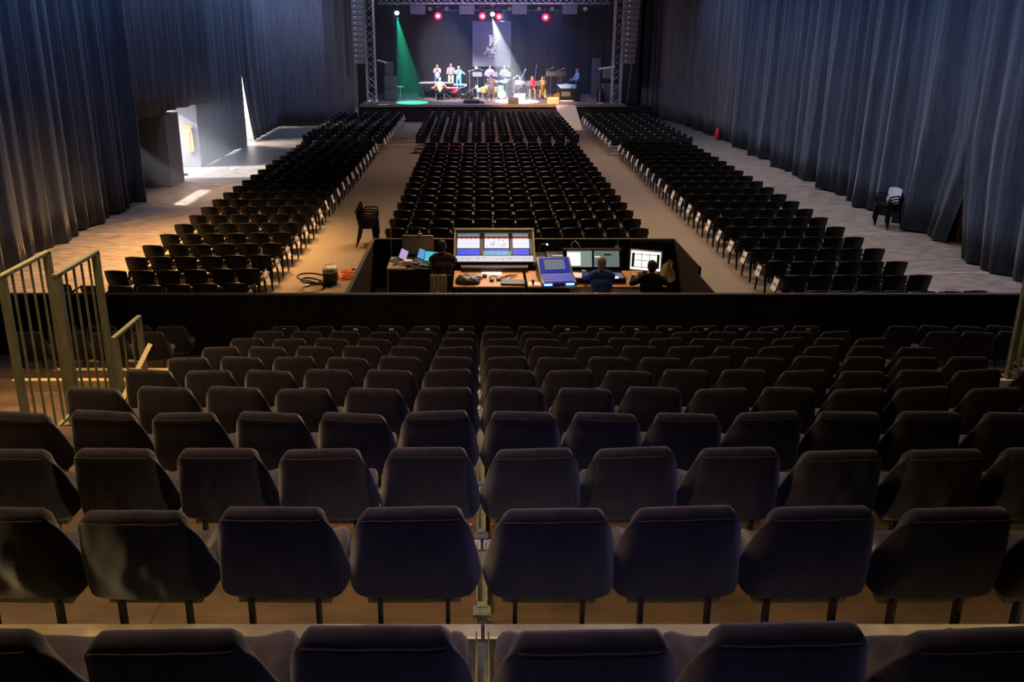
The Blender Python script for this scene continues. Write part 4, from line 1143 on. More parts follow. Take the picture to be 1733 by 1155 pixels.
person('person in black sweater with curly dark hair facing the six pane monitor', (x3, 12.17, .006), -0.12, hip=(0, 0, .58), lean=.24, hands=((-.28, .55, .90), (.26, .60, .88)),
       feet=((-.16, .46, .0), (.16, .46, .0)), shirt=cloth('black_sweater', (.012, .012, .014)), trousers=cloth('black_trousers', (.012, .012, .016)), shoes=M['rubber'], hair=mat('curly_hair', (.05, .022, .012), .8), voxel=.011)
# ================================================================ STAGE
ZS = 1.0; YS = 41.5; SX0, SX1 = -7.0, 8.6
def on(px, zc, z=ZS):
    """stage position: pixel column px at camera depth zc"""
    y = (zc - (H-z)*SP)/CP
    return Vector(((px-PX)*zc/F, y, z))
def zh(py, zc):            # height seen at row py at camera depth zc
    return H - (py-42.0)*zc/(F/CP)
st = thing('stage', 'raised black fronted stage with a dark timber floor', 'stage', (0, 0, 0))
MB().box(((SX0+SX1)/2, (YS+48.7)/2, ZS-.05), (SX1-SX0, 48.7-YS, .10)).obj('deck', M['stage_floor'], st)
MB().box(((SX0+SX1)/2, (YS+48.7)/2+.05, (ZS-.1)/2), (SX1-SX0-.1, 48.7-YS-.1, ZS-.1)).obj('skirt', M['drape'], st)
MB().box(((SX0+SX1)/2, YS+.01, ZS-.01), (SX1-SX0, .02, .03)).obj('edge_strip', M['alu'], st)
tag(MB().box((9.4, 42.3, .42), (1.5, 1.4, .84), bev=.01).obj('side_platform', M['drape']), 'black platform block at the right end of the stage front', 'platform')
# ramp
a0 = at(944, 178, ZS); a1 = at(981, 178, ZS); b0 = at(975, 222, 0); b1 = at(986, 222, 0)
rp = thing('ramp', 'pale wooden ramp rising to the stage in the right aisle', 'ramp', (4.95, 38.0, 0))
L_ = math.hypot(3.4, ZS)
o = MB().box((0, L_/2, -.02), (1.15, L_, .04)).obj('ramp_deck', mat('ramp_board', (.42, .34, .22), .7, var=.15, vscale=9), rp); o.rotation_euler = (math.atan2(ZS, 3.4), 0, 0); o.location = (0, 0, .03)
o = MB().box((.56, L_/2, .01), (.03, L_, .05)).box((-.56, L_/2, .01), (.03, L_, .05)).obj('ramp_edge', M['alu'], rp); o.rotation_euler = (math.atan2(ZS, 3.4), 0, 0); o.location = (0, 0, .03)
for yy in (1.6, 2.9): MB().box((0, yy, (ZS/3.4*yy)/2-.03), (1.05, .05, ZS/3.4*yy-.06)).obj('ramp_trestle', M['black_metal'], rp)
rp.location.x = (at(963, 200, .5).x)

# trusses
def truss(name, a, b, w, label, n, m=None):
    a = Vector(a); b = Vector(b); o = thing(name, label, 'truss', a); d = b-a; L = d.length; q = d.to_track_quat('Z', 'Y').to_matrix().to_4x4()
    r = bpy.data.objects.new('frame', None)
    cs = [(-w/2, -w/2), (w/2, -w/2), (w/2, w/2), (-w/2, w/2)]
    for c in cs:
        ob = MB().cyl((c[0], c[1], 0), (c[0], c[1], L), .025, n=6).obj('chord', m or M['alu'], o); ob.matrix_local = q
    dg = MB(); s = L/n
    for f in range(4):
        c0, c1 = cs[f], cs[(f+1) % 4]
        for i in range(n):
            p0, p1 = (c0, c1) if i % 2 == 0 else (c1, c0)
            dg.cyl((p0[0], p0[1], i*s), (p1[0], p1[1], (i+1)*s), .011, n=5, caps=False)
    ob = dg.obj('lattice', m or M['alu'], o); ob.matrix_local = q; ob['kind'] = 'stuff'
    return o
TL = on(632, 42.2).x; TR_ = on(1040, 42.0).x
truss('tower_truss', (TL, 41.9, ZS), (TL, 41.9, 8.8), .50, 'silver lattice tower at the left front corner of the stage', 18)
truss('tower_truss', (TR_, 41.9, ZS), (TR_, 41.9, 8.8), .50, 'silver lattice tower at the right front corner of the stage', 18)
truss('overhead_truss', (TL+.3, 43.5, 6.95), (TR_-.3, 43.5, 6.95), .38, 'long horizontal truss above the stage front carrying the lamps', 40)
truss('overhead_truss', (TL+.3, 47.2, 6.6), (TR_-.3, 47.2, 6.6), .30, 'second horizontal truss farther back above the stage', 40, M['black_metal'])

# line arrays
def line_array(px_top, px_bot, w, label):
    zc = 40.3
    top = zh(-12, zc); bot = zh(109, zc)
    y = (zc-(H-5)*SP)/CP
    o = thing('line_array', label, 'loudspeaker', ((px_bot-PX)*zc/F, y, bot)); n = 13; h = (top-bot)/n
    box_m = mat('speaker_grille', (.10, .09, .095), .7, var=.2, vscale=40)
    for i in range(n):
        b = MB().box((0, 0, h/2), (w*(1+.012*i), .45, h*.93), bev=.012).obj('speaker_cabinet', box_m, o); b.location = (.004*i, .012*(n-i), h*i); b.rotation_euler = (.05*(1-i/n), 0, 0)
        MB().sph((-w*.25, -.235, h*.62), .013, 6, 4).obj('status_lamp', glow((.9, .95, 1), 3), b)
    MB().box((0, .1, h*n+.05), (w*.9, .5, .07)).obj('fly_bar', M['black_metal'], o)
    MB().cyl((0, .1, h*n+.05), (0, .1, 8.9-bot), .012).obj('chain', M['black_metal'], o)
    return o
line_array(602, 606, .62, 'tall hanging array of black loudspeakers left of the stage')
line_array(1072, 1066, .74, 'tall hanging array of black loudspeakers right of the stage')
o = MB().cyl((on(1067, 40.3).x, 40.6, 3.42), (on(1063, 40.3).x+.15, 41.75, .845), .012).obj('tie_line', M['alu']); tag(o, 'thin pale tie line hanging below the right speaker array', 'rope')

# banner with letters and a gold trumpet
zb = 47.2
bx0, bx1 = on(800, zb).x, on(863, zb).x; bz0, bz1 = zh(111, zb), zh(37, zb); by = 46.1
bn = thing('banner', 'grey violet banner with a white letter mark and gold trumpet, hung upstage', 'banner', ((bx0+bx1)/2, by+.9, (bz0+bz1)/2))
bw, bh = bx1-bx0, bz1-bz0
MB().box((0, 0, 0), (bw, .03, bh)).obj('panel', mat('banner_cloth', (.10, .085, .13), .9), bn)
MB().cyl((-bw/2, 0, bh/2), (bw/2, 0, bh/2), .03).obj('hanging_bar', M['black_metal'], bn)
def bp(u, v): return ((u-623)/760*bw, -(v-535)/900*bh)      # zoomed picture coordinates -> banner plane
def bpoly(name, polys, m, y):
    mb = MB()
    for P_ in polys: mb.prism([bp(*p) for p in P_], y-.008, y, 'y')
    return mb.obj(name, m, bn, smooth=False)
bpoly('letters', [[(550, 348), (632, 348), (632, 362), (668, 470), (610, 570), (570, 570), (578, 362), (550, 362)], [(645, 345), (680, 345), (680, 356), (645, 356)],
                  [(522, 600), (545, 585), (560, 600), (565, 625), (590, 635), (620, 600), (640, 640), (600, 660), (545, 655), (522, 630)],
                  [(625, 590), (700, 590), (700, 600), (645, 705), (690, 690), (700, 716), (595, 716), (660, 602), (630, 602)]], mat('banner_white', (.9, .88, .92), .8), -.02)
bpoly('trumpet', [[(700, 290), (785, 345), (720, 375), (690, 420), (672, 410), (705, 345)], [(725, 405), (758, 430), (690, 560), (650, 590), (640, 575)], [(458, 735), (520, 645), (545, 660), (488, 740)],
                  [(525, 650), (545, 650), (548, 680), (570, 690), (600, 670), (615, 650), (625, 660), (605, 695), (570, 706), (535, 695)]], mat('banner_gold', (.75, .50, .16), .7), -.024)
bpoly('small_caption', [[(550+i*22, 742), (562+i*22, 742), (562+i*22, 750), (550+i*22, 750)] for i in range(7)] + [[(552+i*46, 768), (572+i*46, 768), (572+i*46, 786), (552+i*46, 786)] for i in (0, 1, 3)] + [[(550, 292), (690, 292), (690, 297), (550, 297)]], mat('banner_grey', (.5, .48, .55), .8), -.02)

# lamps on the front truss
def moving_head(px, py, zc, label, glowm, ring=None):
    x = (px-PX)*zc/F; z = zh(py, zc); y = (zc-(H-z)*SP)/CP
    o = thing('moving_head_lamp', label, 'stage lamp', (x, y, z), 0, 'moving head lamps on the truss')
    MB().cyl((0, 0, .28), (0, 0, .42), .13, n=16).box((0, 0, .50), (.30, .28, .14), bev=.02).obj('base', M['black_metal'], o)
    for s_ in (-1, 1): MB().box((s_*.17, 0, .14), (.03, .10, .34), bev=.01).obj('yoke_arm', M['black_metal'], o)
    hd = MB().lathe([(.09, -.16), (.13, -.08), (.145, .10), (.15, .14)], n=20, rot=(PI/2, 0, 0)).obj('head', M['black_metal'], o); hd.rotation_euler = (.25, 0, 0)
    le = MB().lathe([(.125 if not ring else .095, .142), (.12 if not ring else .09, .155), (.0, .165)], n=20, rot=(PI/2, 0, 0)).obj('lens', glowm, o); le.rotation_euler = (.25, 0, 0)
    if ring:
        le['label'] = 'white hot core of the lens'
        rg = MB().lathe([(.20, .10), (.22, .135), (.19, .150), (.10, .146)], n=24, rot=(PI/2, 0, 0)).obj('red_halo_ring', ring, o); rg.rotation_euler = (.25, 0, 0)  # glowing ring stands in for the red halo around the lamp
    MB().cyl((0, 0, .55), (0, 0, max(.6, 6.9-z)), .02, n=6).obj('clamp', M['black_metal'], o)
    return o
redg = emit('red_lamp_lens', (1.0, .50, .50), 12); redr = emit('red_lamp_halo', (1.0, .01, .07), 2.6)
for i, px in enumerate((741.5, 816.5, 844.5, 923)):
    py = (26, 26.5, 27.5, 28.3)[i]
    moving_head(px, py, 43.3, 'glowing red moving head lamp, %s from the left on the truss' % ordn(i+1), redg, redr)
    q_ = Vector(((px-PX)*43.3/F, 42.0, zh(py, 43.3)))
    spot('red_lamp_light', (q_.x, q_.y-.02, q_.z-.02), (q_.x*.6, 30, -2.0), 260, (1.0, .12, .22), 46, .9, .1)
    pl_ = bpy.data.lights.new('red_lamp_glow', 'POINT'); pl_.energy = 22; pl_.color = (1, .03, .12); pl_.shadow_soft_size = .05
    o = bpy.data.objects.new('red_lamp_glow', pl_); COL.objects.link(o); o.location = (q_.x, 42.35, q_.z-.05)
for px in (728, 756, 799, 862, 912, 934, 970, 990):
    moving_head(px, 14, 43.3, 'unlit moving head lamp hanging at the %s' % {728: 'far left beside the first red lamp', 756: 'right of the first red lamp', 799: 'left of the paired red lamps', 862: 'right of the paired red lamps', 912: 'left of the rightmost red lamp', 934: 'right of the rightmost red lamp', 970: 'right part of the truss', 990: 'right end of the truss'}[px], glow((.35, .3, .3), .25))  # lenses get a faint added glow though these lamps are off
for i, px in enumerate((712, 791, 876, 957)):
    x = (px-PX)*44.2/F; z0 = zh(25, 44.2); z1 = zh(8, 44.2); w_ = 24*44.2/F
    o = thing('led_panel', 'square grey lamp panel of small cells above the stage, %s from the left' % ordn(i+1), 'stage lamp', (x, 43.7, z0))
    MB().box((0, 0, (z1-z0)/2), (w_, .08, z1-z0)).obj('housing', mat('panel_grey', (.035, .04, .06), .5), o)
    k_ = MB()
    for a in range(6):
        for b in range(5): k_.lathe([(.03, 0), (.02, .01)], (-w_/2+w_*(a+.5)/6, -.045, (z1-z0)*(b+.5)/5), 8, rot=(PI/2, 0, 0))
    k_.obj('cell', mat('cell_grey', (.10, .105, .14), .3), o); o.children[-1]['kind'] = 'stuff'
    MB().cyl((0, 0, z1-z0), (0, 0, 6.8-z0), .02).obj('clamp', M['black_metal'], o)
# green and white followspots
GL = Vector(((672-PX)*43/F, 0, zh(22, 43))); GL.y = (43-(H-GL.z)*SP)/CP
WL = Vector(((833.5-PX)*43.6/F, 0, zh(25, 43.6))); WL.y = (43.6-(H-WL.z)*SP)/CP
GT = on(697, 42.9); WT = on(872, 43.6)
moving_head(672, 21, 43.0, 'lamp throwing the narrow green beam at the left', emit('green_lens', (.3, 1, .7), 25))
moving_head(833.5, 23, 43.6, 'lamp throwing the white beam at the centre', emit('white_lens', (.9, .95, 1), 30))
spot('green_spot', GL+Vector((0, -.05, -.2)), GT, 15000, (.02, 1.0, .42), 21, .12, .03)
spot('white_spot', WL+Vector((0, -.05, -.2)), WT, 34000, (.93, .95, 1.0), 28, .15, .03)
area('blue_wash', (1.2, 46.9, 6.5), (1.2, 45.4, 1.2), 8.0, 330, (.10, .32, 1.0), 120, .6)
area('violet_wash', (1.0, 41.6, 8.4), (1.0, 46.5, 3.0), 9.0, 230, (.30, .34, 1.0), 150, .8)
spot('blue_drum_spot', (1.6, 47.6, 6.6), (1.4, 45.2, 1.5), 2200, (.12, .45, 1.0), 44, .6, .1)
area('array_fill', (0.7, 34.0, 8.8), (0.7, 41.0, 4.6), 8.0, 460, (.86, .78, .95), 110, .8)  # added fill that lifts the dark speaker arrays
spot('ramp_fill', (3.0, 31.0, 8.6), (4.95, 39.7, .5), 2600, (1.0, .74, .46), 17, .3, .1)  # added lamp that warms and brightens the ramp
spot('blue_floor_spot', (-5.4, 46.2, 6.6), (-4.4, 44.4, 1), 1800, (.05, .25, 1.0), 20, .4, .05)
spot('front_white_spot', (-3.0, 36.0, 8.4), (-1.6, 45.6, 1.9), 20000, (1.0, .88, .84), 26, .6, .1)
spot('front_warm_spot', (2.6, 35.0, 8.4), (2.9, 43.4, 1.2), 16000, (1.0, .58, .26), 34, .7, .1)
spot('front_cool_spot', (1.6, 36.0, 8.4), (1.2, 45.6, 1.9), 13000, (.85, .92, 1.0), 24, .6, .1)
hz = MB().box((.9, 45.0, 4.1), (17.0, 7.3, 6.1)).obj('stage_haze', haze_mat('haze_stage', 0.012, (.9, .92, 1), 0.25)); tag(hz, 'thin smoke haze over the stage in which the beams show', 'haze', kind='stuff')

# ---------------------------------------------------------------- musicians and instruments
def shade(n, c): return cloth(n, c, .15)
white_h = mat('white_hair', (.7, .68, .65), .8); brown_h = mat('brown_hair', (.12, .05, .03), .8); red_h = mat('auburn_hair', (.30, .08, .04), .8)
blk = shade('black_cloth', (.012, .012, .015)); jeans = shade('blue_jeans', (.07, .12, .25)); beige_t = shade('beige_trousers', (.62, .55, .42)); greyt = shade('grey_trousers', (.30, .29, .26))
P_ = person
riser = tag(MB().box((on(800, 47).x, 47.45, ZS+.15), (7.2, 2.2, .30), bev=.01).obj('band_riser', M['drape']), 'low black riser under the back row of the band', 'platform')
ZR = ZS+.306
def stand_at(px, zc, z): v = on(px, zc, z); return (v.x, v.y, z+.004)
def trumpet(hx, hy, hz, label, rz=PI):
    o = thing('trumpet', label, 'trumpet', (hx, hy, hz), rz)
    MB().lathe([(.060, .50), (.035, .46), (.016, .40), (.008, .30)], n=16, rot=(-PI/2, 0, 0)).obj('bell', M['gold'], o)
    MB().tube([(0, -.04, 0), (0, .33, 0)], .007).tube([(0, .30, -.0), (.0, .36, -.03), (0, .3, -.06), (0, .1, -.06), (0, .06, -.03), (0, .1, 0)], .007).obj('tubing', M['gold'], o)
    for k in range(3): MB().cyl((0, .13+.03*k, -.08), (0, .13+.03*k, .03), .010).obj('valve', M['gold'], o)
    return o
# back left trio
o, hd, sh_ = P_('person in pink and white shirt playing a trumpet, standing far left in the band', stand_at(740.5, 47, ZR), PI, hip=(0, 0, .93), hands=((-.05, .28, 1.44), (.05, .22, 1.44)), shirt=shade('pink_shirt', (.85, .45, .55)), trousers=jeans, shoes=M['rubber'], hair=red_h)
v = on(740.5, 47, ZR); trumpet(v.x, v.y-.12, ZR+1.56, 'brass trumpet raised by the standing player at the far left')
P_('person in grey T-shirt and beige trousers standing second from the left', stand_at(763.5, 47.2, ZR), PI, hip=(0, 0, .97), hands=((-.12, .25, 1.15), (.10, .28, 1.12)), shirt=shade('grey_tee', (.28, .26, .30)), trousers=beige_t, shoes=M['rubber'], hair=brown_h, sleeves=False, k=1.03)
P_('person in a blue lit shirt playing a flute, standing third from the left', stand_at(776.5, 46.6, ZR), PI, hip=(0, 0, .86), hands=((-.24, .22, 1.30), (.02, .24, 1.36)), shirt=shade('cyan_shirt', (.25, .60, .85)), trousers=shade('blue_trousers', (.1, .3, .5)), shoes=M['rubber'], hair=white_h, k=.96)
v = on(776.5, 46.6, ZR); tag(MB().cyl((v.x-.30, v.y-.28, ZR+1.30), (v.x+.18, v.y-.2, ZR+1.45), .011).obj('flute', M['alu']), 'silver flute held by the player in the blue lit shirt', 'flute')
# grand piano and keyboards with pianist
v = on(738, 45.0); gp = thing('grand_piano', 'shining grand piano with closed lid at the left of the band', 'piano', (v.x, v.y, ZS+.004))
shp = [(-1.05, -.25), (1.05, -.25), (1.10, .1), (.95, .55), (.35, .75), (-.2, .95), (-.8, .95), (-1.05, .6)]
MB().prism(shp, .70, .98, 'z').obj('case', M['black_plastic'], gp)
MB().prism(shp, .985, 1.01, 'z').obj('lid', mat('gloss_lid', (.55, .58, .62), .15), gp)
for (a, b) in ((-.85, -.1), (.85, -.1), (-.3, .8)): MB().cyl((a, b, 0), (a, b, .70), .045, .06).obj('leg', M['black_plastic'], gp)
v = on(751, 44.35)
def keyboard(x, y, z, w, label, m, rz=0):
    o = thing('keyboard', label, 'keyboard', (x, y, ZS), rz)
    MB().box((0, 0, z), (w, .30, .09), bev=.01).obj('body', m, o); MB().box((0, -.08, z+.048), (w*.94, .13, .012)).obj('white_keys', M['paper'], o)
    k_ = MB(); n = int(w/.04)
    for i in range(n):
        if i % 7 not in (2, 6): k_.box((-w*.46+i*.92*w/n, -.05, z+.058), (.014, .08, .012))
    k_.obj('black_keys', M['ink'], o); o.children[-1]['kind'] = 'stuff'
    for s_ in (-1, 1): MB().cyl((s_*w*.35, -.12, z-.04), (-s_*w*.35, .12, 0), .015).cyl((s_*w*.35, .12, z-.04), (-s_*w*.35, -.12, 0), .015).obj('stand_leg', M['black_metal'], o)
    return o
keyboard(v.x+.1, v.y+.12, .72, 1.75, 'red bodied stage keyboard in front of the piano', mat('keyboard_red', (.6, .03, .05), .4))
pv = on(745, 43.9)
bs = thing('piano_stool', 'black piano stool under the pianist', 'stool', (pv.x, pv.y-.02, ZS+.004))
MB().box((0, 0, .47), (.62, .34, .07), bev=.02).obj('seat', M['black_plastic'], bs)
for sx in (-1, 1):
    for sy in (-1, 1): MB().cyl((sx*.26, sy*.13, 0), (sx*.24, sy*.12, .44), .016).obj('leg', M['alu'], bs)
P_('pianist in tan jacket seated with their back to the hall', (pv.x, pv.y, ZS+.004), 0, hip=(0, 0, .62), lean=.08, hands=((-.3, .38, .83), (.3, .38, .83)), feet=((-.14, .45, 0), (.14, .45, 0)), shirt=shade('tan_jacket', (.36, .27, .20)), trousers=blk, shoes=M['rubber'], hair=mat('grey_green_hair', (.35, .36, .30), .8))
keyboard(on(776, 46.0).x, on(776, 46.0).y, .80, 1.1, 'blue lit keyboard behind the piano\'s right end', mat('keyboard_blue', (.15, .35, .6), .4))

def music_stand(px, zc, z, label, h=1.12, w=.48, m=None, pale=False):
    v = on(px, zc, z); o = thing('music_stand', label, 'music stand', (v.x, v.y, z+.004))
    d = MB().box((0, 0, .14), (w, .012, .32), bev=.003).obj('desk', m or M['black_metal'], o); d.location = (0, 0, h-.1); d.rotation_euler = (-.25, 0, 0)
    MB().box((0, -.02, .0), (w, .05, .01)).obj('lip', m or M['black_metal'], d)
    MB().cyl((0, 0.02, .25), (0, 0.02, h-.02), .010).obj('pole', M['alu'], o)
    for k in range(3):
        a = k*2*PI/3+.5; MB().cyl((0, .02, .28), (.26*math.cos(a), .02+.26*math.sin(a), .01), .008).obj('leg', M['alu'], o)
    return o
back = ((805, 46.6, 'person with dark hair behind the left black music stand of the back row', blk, brown_h), (829, 46.6, 'person with a big pale face behind the violet music stand', shade('white_shirt', (.75, .75, .8)), brown_h), (853.5, 46.6, 'person with short fair hair behind the right back row music stand', shade('teal_shirt', (.25, .45, .5)), mat('fair_hair', (.6, .4, .28), .8)))
for i, (px, zc, lab, sc2, hr) in enumerate(back):
    v = on(px, zc, ZR)
    P_(lab, (v.x, v.y, ZR+.004), PI, hip=(0, 0, .90), hands=((-.22, .26, 1.10), (.22, .26, 1.10)), shirt=sc2, trousers=blk, shoes=M['rubber'], hair=hr, k=.98)
    music_stand(px+3, zc-.75, ZS, ('black music stand at the left of the back row', 'music stand lit violet at the middle of the back row', 'grey lit music stand at the right of the back row')[i], h=1.42, w=.62+.1*(i == 1), m=mat('violet_desk', (.10, .04, .35), .5) if i == 1 else None)
def mic_stand(px, zc, z, h, label, boom=.4, dx=1):
    v = on(px, zc, z); o = thing('microphone_stand', label, 'microphone', (v.x, v.y, z+.004))
    MB().cyl((0, 0, .02), (0, 0, h), .010).obj('pole', M['alu'], o)
    MB().cyl((-.1*dx, 0, h-.08), (boom*dx, 0, h+.12), .009).obj('boom', M['alu'], o)
    MB().sph((boom*dx, 0, h+.12), (.04, .03, .03), 10, 6).cyl((boom*dx-.1*dx, 0, h+.07), (boom*dx, 0, h+.12), .015, .025).obj('microphone', mat('mic_pale', (.6, .65, .7), .4), o)
    for k in range(3):
        a = k*2*PI/3+.5; MB().cyl((0, 0, .15), (.28*math.cos(a), .28*math.sin(a), .01), .009).obj('leg', M['alu'], o)
    return o
mic_stand(795, 46.3, ZS, 1.7, 'tall microphone stand left of the back row music stands', .5)
mic_stand(820, 46.4, ZS, 1.75, 'microphone stand between the first two back row stands', -.5)
mic_stand(868, 46.2, ZS, 1.8, 'curved microphone stand right of the back row', -.3)
mic_stand(870, 44.6, ZS, 1.35, 'thin microphone stand in front of the capped guitarist', .2)
mic_stand(926, 46.4, ZS, 1.75, 'pale microphone on a boom stand right of the saxophonist', .35)
mic_stand(944, 46.4, ZS, 1.70, 'pale microphone on a boom stand left of the blue drum', .35)
mic_stand(893, 44.8, ZS, .9, 'short microphone stand leaning towards the singer', -.25)

# percussion: conga and kit
def drum(px, zc, z, r, h, label, shell, tilt=0):
    v = on(px, zc, z); o = thing('drum', label, 'drum', (v.x, v.y, z+.004))
    s_ = MB().lathe([(r*.96, 0), (r, .02), (r, h-.02), (r*.97, h)], (0, 0, .40), 22).obj('shell', shell, o); s_.rotation_euler = (tilt, 0, 0)
    MB().lathe([(r*.98, h+.402), (.01, h+.406)], n=22).obj('drum_head', M['paper'], o); o.children[-1].rotation_euler = (tilt, 0, 0)
    MB().lathe([(r*1.04, h+.385), (r*1.04, h+.405), (r*.98, h+.405), (r*.98, h+.385)], n=22).obj('hoop', M['alu'], o); o.children[-1].rotation_euler = (tilt, 0, 0)
    for k in range(3):
        a = k*2*PI/3+.3; MB().cyl((r*.8*math.cos(a), r*.8*math.sin(a), .5), (r*1.2*math.cos(a), r*1.2*math.sin(a), 0), .013).obj('leg', M['alu'], o)
    return o
teal = mat('teal_lit_shell', (.15, .45, .55), .35); orsh = mat('orange_shell_drum', (.85, .22, .03), .35)  # teal shells carry the blue stage light in their colour
drum(819, 44.9, ZS, .20, .34, 'orange shelled drum left of the person in the long coat', orsh)
drum(837.5, 45.2, ZS, .16, .30, 'small orange drum right of the long coat', orsh)
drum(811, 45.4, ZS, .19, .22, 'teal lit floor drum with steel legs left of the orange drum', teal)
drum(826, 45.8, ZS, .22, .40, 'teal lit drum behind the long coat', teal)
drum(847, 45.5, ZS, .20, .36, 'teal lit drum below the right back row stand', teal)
drum(957.5, 45.9, ZS, .20, .45, 'blue lit cylindrical drum on the table at the right', mat('blue_shell', (.2, .3, .75), .4))
def cymbal(px, zc, h, label, r=.24):
    v = on(px, zc); o = thing('cymbal', label, 'cymbal', (v.x, v.y, ZS+.004))
    MB().lathe([(r, 0), (r*.5, .02), (.05, .03), (.03, .05), (.005, .055)], (0, 0, h), 22, rot=(.25, .1, 0)).obj('plate', mat('cymbal_pale', (.6, .7, .75), .25, .6), o)
    MB().cyl((0, 0, .02), (0, 0, h+.06), .010).obj('pole', M['alu'], o)
    for k in range(3):
        a = k*2*PI/3; MB().cyl((0, 0, .2), (.25*math.cos(a), .25*math.sin(a), .01), .009).obj('leg', M['alu'], o)
cymbal(839, 46.0, 1.02, 'left pale cymbal of the drum kit'); cymbal(852, 45.4, 1.05, 'front pale cymbal of the drum kit', .28); cymbal(858, 46.2, 1.12, 'rear right pale cymbal of the drum kit'); cymbal(829, 46.2, 1.10, 'rear left pale cymbal of the drum kit', .22)
v = on(849, 45.0); kd = thing('bass_drum', 'pale blue lit bass drum low at the centre of the kit', 'drum', (v.x, v.y, ZS+.004))
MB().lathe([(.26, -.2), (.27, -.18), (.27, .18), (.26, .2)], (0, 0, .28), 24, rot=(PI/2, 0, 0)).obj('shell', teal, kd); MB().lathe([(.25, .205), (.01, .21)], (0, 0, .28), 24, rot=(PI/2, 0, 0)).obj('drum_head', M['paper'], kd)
for s_ in (-1, 1): MB().cyl((s_*.25, -.1, .2), (s_*.36, -.2, 0), .012).obj('leg', M['alu'], kd)
# crouching person, long coat
v = on(793, 44.2)
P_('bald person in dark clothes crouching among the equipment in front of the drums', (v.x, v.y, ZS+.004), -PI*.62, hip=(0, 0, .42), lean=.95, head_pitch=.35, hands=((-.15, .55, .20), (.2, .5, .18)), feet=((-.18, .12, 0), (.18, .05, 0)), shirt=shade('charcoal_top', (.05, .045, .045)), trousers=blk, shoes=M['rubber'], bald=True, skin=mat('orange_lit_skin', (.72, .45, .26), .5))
v = on(831.5, 43.9)
P_('person in long grey brown coat and yellow boots, standing with their back to the hall', (v.x, v.y, ZS+.004), .15, hip=(0, 0, .84), lean=.03, hands=((-.2, .25, .95), (.2, .25, .95)), feet=((-.14, .0, 0), (.14, .05, 0)), shirt=shade('long_coat', (.10, .075, .075)), trousers=shade('dark_legs', (.05, .04, .04)), shoes=mat('yellow_boots', (.75, .5, .12), .5), hair=mat('dark_brown_hair', (.03, .02, .02), .8), coat=True, k=.93)
# front of the stage
v = on(801, 42.4); cb2 = thing('instrument_case', 'black soft instrument case lying open at the stage edge', 'case', (v.x, v.y, ZS+.004))
MB().box((-.1, 0, .10), (1.0, .34, .20), bev=.07).obj('case_body', M['rubber'], cb2); MB().box((.48, .02, .07), (.35, .22, .10), rot=(0, .2, 0), bev=.03).obj('case_neck', M['rubber'], cb2); MB().tube([(-.3, 0, .2), (-.1, 0, .27), (.1, 0, .2)], .015).obj('handle', M['rubber'], cb2)
def wedge(px, zc, w, label, m, rz=0, round_=False):
    v = on(px, zc); o = thing('monitor_speaker', label, 'loudspeaker', (v.x, v.y, ZS+.004), rz)
    MB().prism([(-.22, 0), (.25, 0), (.25, .30), (.10, .38), (-.18, .12)], -w/2, w/2, 'x').obj('cabinet', m, o)
    MB().box((0, -.05, .26), (w*.85, .40, .008), rot=(.75, 0, 0)).obj('grille', M['black_metal'], o)
    if round_: MB().lathe([(.17, 0), (.17, .02), (.06, .03)], (w*.5, 0.02, .17), 20, rot=(0, PI/2, 0)).obj('round_port', mat('port_beige', (.5, .4, .3), .6), o)
    return o
wedge(868.5, 42.0, .62, 'dark monitor speaker at the stage edge on the white pool of light', mat('dark_wedge', (.05, .04, .04), .6), PI)
wedge(880, 44.5, .62, 'pale topped monitor speaker at the back of the white pool of light', mat('pale_wedge', (.62, .5, .42), .6), PI, True)
wedge(935, 42.3, .68, 'tan lit monitor speaker beside the top of the ramp', mat('tan_wedge', (.55, .38, .22), .6), PI)
# seated players right
def chair_simple(px, zc, label, m):
    v = on(px, zc); o = thing('band_chair', label, 'chair', (v.x, v.y, ZS+.004))
    MB().box((0, 0, .44), (.42, .40, .04), bev=.01).obj('seat', m, o); MB().box((0, .21, .68), (.40, .03, .30), bev=.012).obj('backrest', m, o)
    for sx in (-1, 1):
        for sy in (-1, 1): MB().cyl((sx*.18, sy*.17, 0), (sx*.17, sy*.16, .43), .012).obj('leg', M['alu'], o)
for px, lab in ((879, 'chair of the capped guitarist'), (900, 'chair of the person in the red top'), (917, 'chair of the saxophonist')): chair_simple(px, 45.4, lab, M['black_plastic'])
chair_simple(970, 45.6, 'empty blue lit chair right of the covered table', mat('pale_blue_chair', (.3, .5, .75), .5))
seat = dict(hip=(0, 0, .58), feet=((-.16, .42, 0), (.16, .42, 0)))
v = on(879, 45.4); P_('person in a blue shirt and cap seated with a bass guitar', (v.x, v.y, ZS+.004), PI, hands=((-.28, .26, 1.05), (.15, .22, .78)), shirt=shade('royal_shirt', (.08, .16, .60)), trousers=blk, shoes=M['rubber'], hair=brown_h, cap=mat('violet_cap', (.2, .15, .35), .8), **seat)
v = on(900, 45.4); P_('person with long auburn hair in a crimson top seated at the right', (v.x, v.y, ZS+.004), PI, hands=((-.18, .32, .80), (.12, .32, .80)), shirt=shade('crimson_top', (.75, .01, .12)), trousers=greyt, shoes=M['white_plastic'], hair=red_h, hairlen=.22, sleeves=False, **seat)
v = on(917, 45.4); P_('person in orange lit shirt seated behind a large brass saxophone', (v.x, v.y, ZS+.004), PI, hands=((.05, .36, .80), (.18, .34, 1.0)), shirt=shade('orange_lit_shirt', (.50, .30, .18)), trousers=greyt, shoes=M['rubber'], hair=brown_h, **seat)  # orange stage light put into the shirt colour
v = on(921, 45.0)
sx_ = thing('baritone_saxophone', 'large golden baritone saxophone held upright at the right', 'saxophone', (v.x, v.y, ZS+.02), .2)
